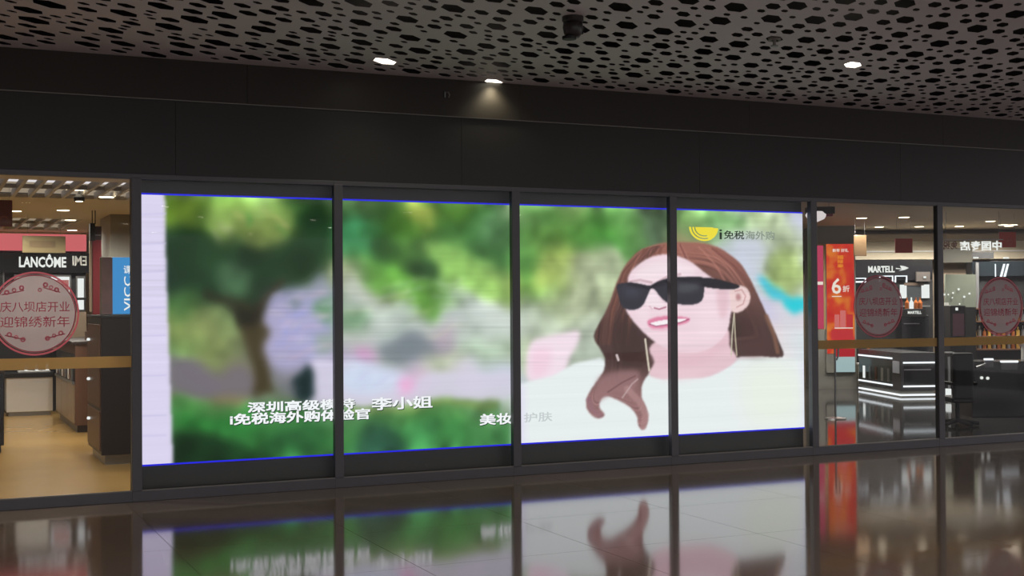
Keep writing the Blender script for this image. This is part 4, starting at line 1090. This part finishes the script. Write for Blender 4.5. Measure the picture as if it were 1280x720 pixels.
# glass showcase with sparkling lights
F = Local(1200, 23.6)
t = F.thing('lit_showcase', 'grey-green glass showcase with sparkling points of light', 'showcase')
lp('back_panel', F.box(1182, 343, 1220, 384, .2, .06), mat('sage_panel', (120, 126, 112), rough=.25), t)
lp('base', F.box(1182, 384, 1220, 495, .0, .3), BLACK, t)
for (u, v, s_) in ((1184, 368, 1.3), (1189, 368, .9), (1195, 366, 1.2), (1202, 361.5, 1.5), (1209, 371, 1.4), (1215.5, 367, 1.3), (1194, 372, .9), (1203, 380, 1.0), (1182, 345.5, .9)):
    c = F.x(u), F.z(v); lp('light_point', MB().lathe([(s_*.010, -s_*.014), (s_*.016, 0), (s_*.010, s_*.014)], cx=c[0], cy=.15, z=c[1], seg=8), WHITE_E, t)
lp('lit_edge', F.box(1181.5, 378, 1186, 402, -.02, .05), mat('pale_edge', (205, 205, 200), rough=.3), t)
lp('grey_header', F.box(1180, 310, 1216, 328, -.1, .2), mat('header_grey', (126, 124, 112), rough=.5), t)
F = Local(1197, 22.4)
t = F.thing('plum_stand', 'narrow plum-faced stand before the sparkling showcase', 'stand')
lp('stand_body', F.box(1187.5, 382, 1207, 497, 0, .35), BLACK, t, bevel=.005)
lp('plum_face', F.box(1191, 392, 1205, 420, -.01, .01), PURPLE, t)
lp('emblem', F.box(1194.5, 384.5, 1197.5, 388, -.012, .01), WHITE_E, t)
# dark service counters in front
F = Local(1236, 17.6)
t = F.thing('service_counter', 'long black service counter with white-edged top in the dark window', 'counter')
lp('body', F.box(1214, 452, 1330, 526, 0, .6), GLOSSBLACK, t, bevel=.006)
lp('top_panel', F.box(1230, 450, 1241, 459, -.02, .02), mat('pale_slab', (120, 120, 124), rough=.4), t)
lp('white_edge', F.box(1230, 448, 1241, 450.3, -.03, .04), COOL, t)
lp('top_panel', F.box(1251, 453, 1271, 462, -.02, .02), mat('pale_slab', (120, 120, 124)), t)
lp('white_edge', F.box(1250.5, 451, 1272, 453.3, -.03, .04), COOL, t)
lp('chrome_tap', MB().tube([(F.x(1219), -.03, F.z(459)), (F.x(1225), -.04, F.z(457)), (F.x(1230), -.03, F.z(455))], .02), STEEL, t)
for u, v in ((1232.5, 472.5), (1225, 472)): lp('lamp_knob', MB().lathe([(.012, -.02), (.026, 0), (.012, .02)], cx=F.x(u), cy=-.03, z=F.z(v), seg=10), WHITE_E, t)
F = Local(1203, 16.2)
t = F.thing('black_armchair', 'black high-backed swivel chair in front of the black service counter', 'chair')
lp('backrest', F.box(1191, 441, 1217, 500, 0, .09), mat('black_leather', (22, 23, 26), rough=.5), t, bevel=.03)
lp('seat', MB().box(F.x(1190), F.x(1218), .02, .5, F.z(504), F.z(497)), MATS['black_leather'], t, bevel=.02)
for s_ in (1189, 1216): lp('armrest', MB().box(F.x(s_), F.x(s_)+.05, .0, .4, F.z(482), F.z(478)), BLACK, t, bevel=.01)
lp('column', MB().lathe([(.03, .06), (.03, F.z(503))], cx=F.x(1204), cy=.25, seg=12), BLACK, t)
for k_ in range(5):
    a = 2*math.pi*k_/5
    lp('foot', MB().tube([(F.x(1204), .25, .07), (F.x(1204)+.27*math.cos(a), .25+.27*math.sin(a), .03)], .025), BLACK, t)
# tall white edge on the far right and slim white post by the mullion
F = Local(1280, 19.0)
t = F.thing('white_display_post', 'slim white lit display post at the end of the service counter', 'post')
lp('post', F.box(1277.5, 432, 1281, 515, 0, .06), mat('post_white', (210, 210, 206), rough=.4), t)
lp('cap', F.box(1276.5, 430, 1282, 433, -.02, .1), STEEL, t)
F = Local(1186, 20.6)
t = F.thing('chrome_stand', 'slim stand with a small lit case beside the black chair', 'stand')
lp('pole', F.box(1184.5, 446, 1187, 506, .03, .03), STEEL, t); lp('lit_case', F.box(1182.5, 486, 1188, 496, 0, .08), LIT, t, bevel=.004); lp('foot', F.box(1181, 502, 1190, 506, -.05, .2), BLACK, t)
lp('shelf', F.box(1182, 440, 1192, 441.5, -.05, .15), STEEL, t)
# hanging red boards, mirrored lettering, box standing in for a reflection
def rboard(u0, v0, u1, v1, tt, m, lab, txt=None):
    F = Local((u0+u1)/2, tt); z0 = F.z(v1)
    t = F.thing('hanging_sign', lab, 'sign', z=z0)
    lp('board', F.box(u0, v0, u1, v1, 0, .03), m, t, z0, bevel=.004)
    for u in (u0+2, u1-2): lp('wire', MB().tube([(F.x(u), .015, F.z(v0)-z0), (F.x(u), .015, ZR-z0)], .002, 5), STEEL, t)
    return F, t, z0
F, t, z0 = rboard(1120, 298, 1141.5, 316, 20.5, mat('brick_board', (186, 66, 54), rough=.5), 'brick red hanging sign above the cognac brand letters')
lettering('print', '欢迎', mat('brick_light', (180, 84, 70), rough=.5), t, (F.x(1131), -.004, F.z(307)-z0), .14, .07, local=True, label='faint lighter print')
F, t, z0 = rboard(1250, 290, 1271, 309, 20.5, MATS['brick_board'], 'brick red hanging sign above the slanted light tubes')
lp('emblem', arc_mb((F.x(1263), F.z(303)-z0), .03, .05, 0, 2*math.pi, -.004, 0, n=16), MATS['brick_light'], t)
F, t, z0 = rboard(1068, 294, 1084, 320, 21.5, mat('tan_board', (84, 64, 40), rough=.5), 'tan hanging sign beside the top of the grey poster pillar')
F = Local(1222, 20.0); z0 = F.z(314)  # made-up hanging sign: the reversed writing is built as mirrored letters
t = F.thing('mirrored_letters', 'added row of white Chinese letters built mirrored and hung from the ceiling', 'sign', z=z0)
lettering('letters', '中国专店', WHITE_E, t, (F.x(1227), 0, F.z(307)-z0), F.x(1253)-F.x(1201), F.z(301)-F.z(313), mirror=True, local=True, bold=.02, depth=.02, label='white reversed letters')
lettering('letters', '免税', mat('rose_letters', (150, 112, 104), rough=.5), t, (F.x(1189), 0, F.z(306)-z0), F.x(1198)-F.x(1180), F.z(301)-F.z(311), mirror=True, local=True, bold=.01, depth=.02, label='dim rose reversed letters')
lp('rail', MB().box(F.x(1179), F.x(1255), 0, .02, F.z(300)-z0, F.z(299)-z0), STEEL, t)
for u in (1184, 1250): lp('wire', MB().tube([(F.x(u), .01, F.z(299)-z0), (F.x(u), .01, ZR-z0)], .003, 5), STEEL, t)
F = Local(1033, 15.5); z0 = F.z(271)  # hanging box and glowing oval, added to stand for a glass reflection
t = F.thing('reflection_box', 'dark plum box with glowing white oval standing in for a reflection by the screen edge', 'reflection', z=z0)
lp('box', F.box(1012, 258, 1045, 267, 0, .2), mat('plum_box', (58, 40, 44), rough=.4), t, z0, bevel=.006)
lp('oval_reflection', MB().lathe([(.02, -.055), (.10, -.02), (.13, .03), (.10, .07)], cx=F.x(1023), cy=.08, z=F.z(271)-z0, seg=20), emit('oval', (226, 214, 214), .9), t, 0, smooth=True)
lp('red_edge', F.box(1034, 267, 1042, 270, .0, .1), mat('rose_edge', (150, 60, 80), rough=.4), t, z0)
for u in (1018, 1040): lp('wire', MB().tube([(F.x(u), .1, F.z(258)-z0), (F.x(u), .1, ZR-z0)], .003, 5), STEEL, t)
# shop ceiling lamps
G = 'downlights in the liquor shop ceiling'
for u, v, lb in ((1130, 271.5, 'round downlight over the brick red sign and cognac letters'), (1077, 272.5, 'round downlight just before the grey poster pillar'),
                 (1254, 281, 'first of two close-set downlights above the slanted light tubes'), (1266, 281, 'second of two close-set downlights, farther from the poster pillar')):
    shop_lamp(u, v, ZR, .085, lb, G, 42, color=(1, .93, .86))
for (x, y) in ((9.5, 3.5), (13.0, 3.0), (13.5, 7.5), (17.0, 6.0), (17.5, 10.0), (12.0, 11.5), *[(lambda p: (p.x, p.y))(atT(u, hz(u), 23.9)) for u in (1100, 1150, 1200, 1262)]):  # added aisle downlights; those along the back wall brighten the bulkhead
    shop_lamp(0, 0, ZR, .08, 'added round downlight out over the liquor shop aisle', 'added aisle downlights of the liquor shop', 54, pos=Vector((x, y, ZR)), color=(1, .93, .86))
bpy.context.view_layer.update()
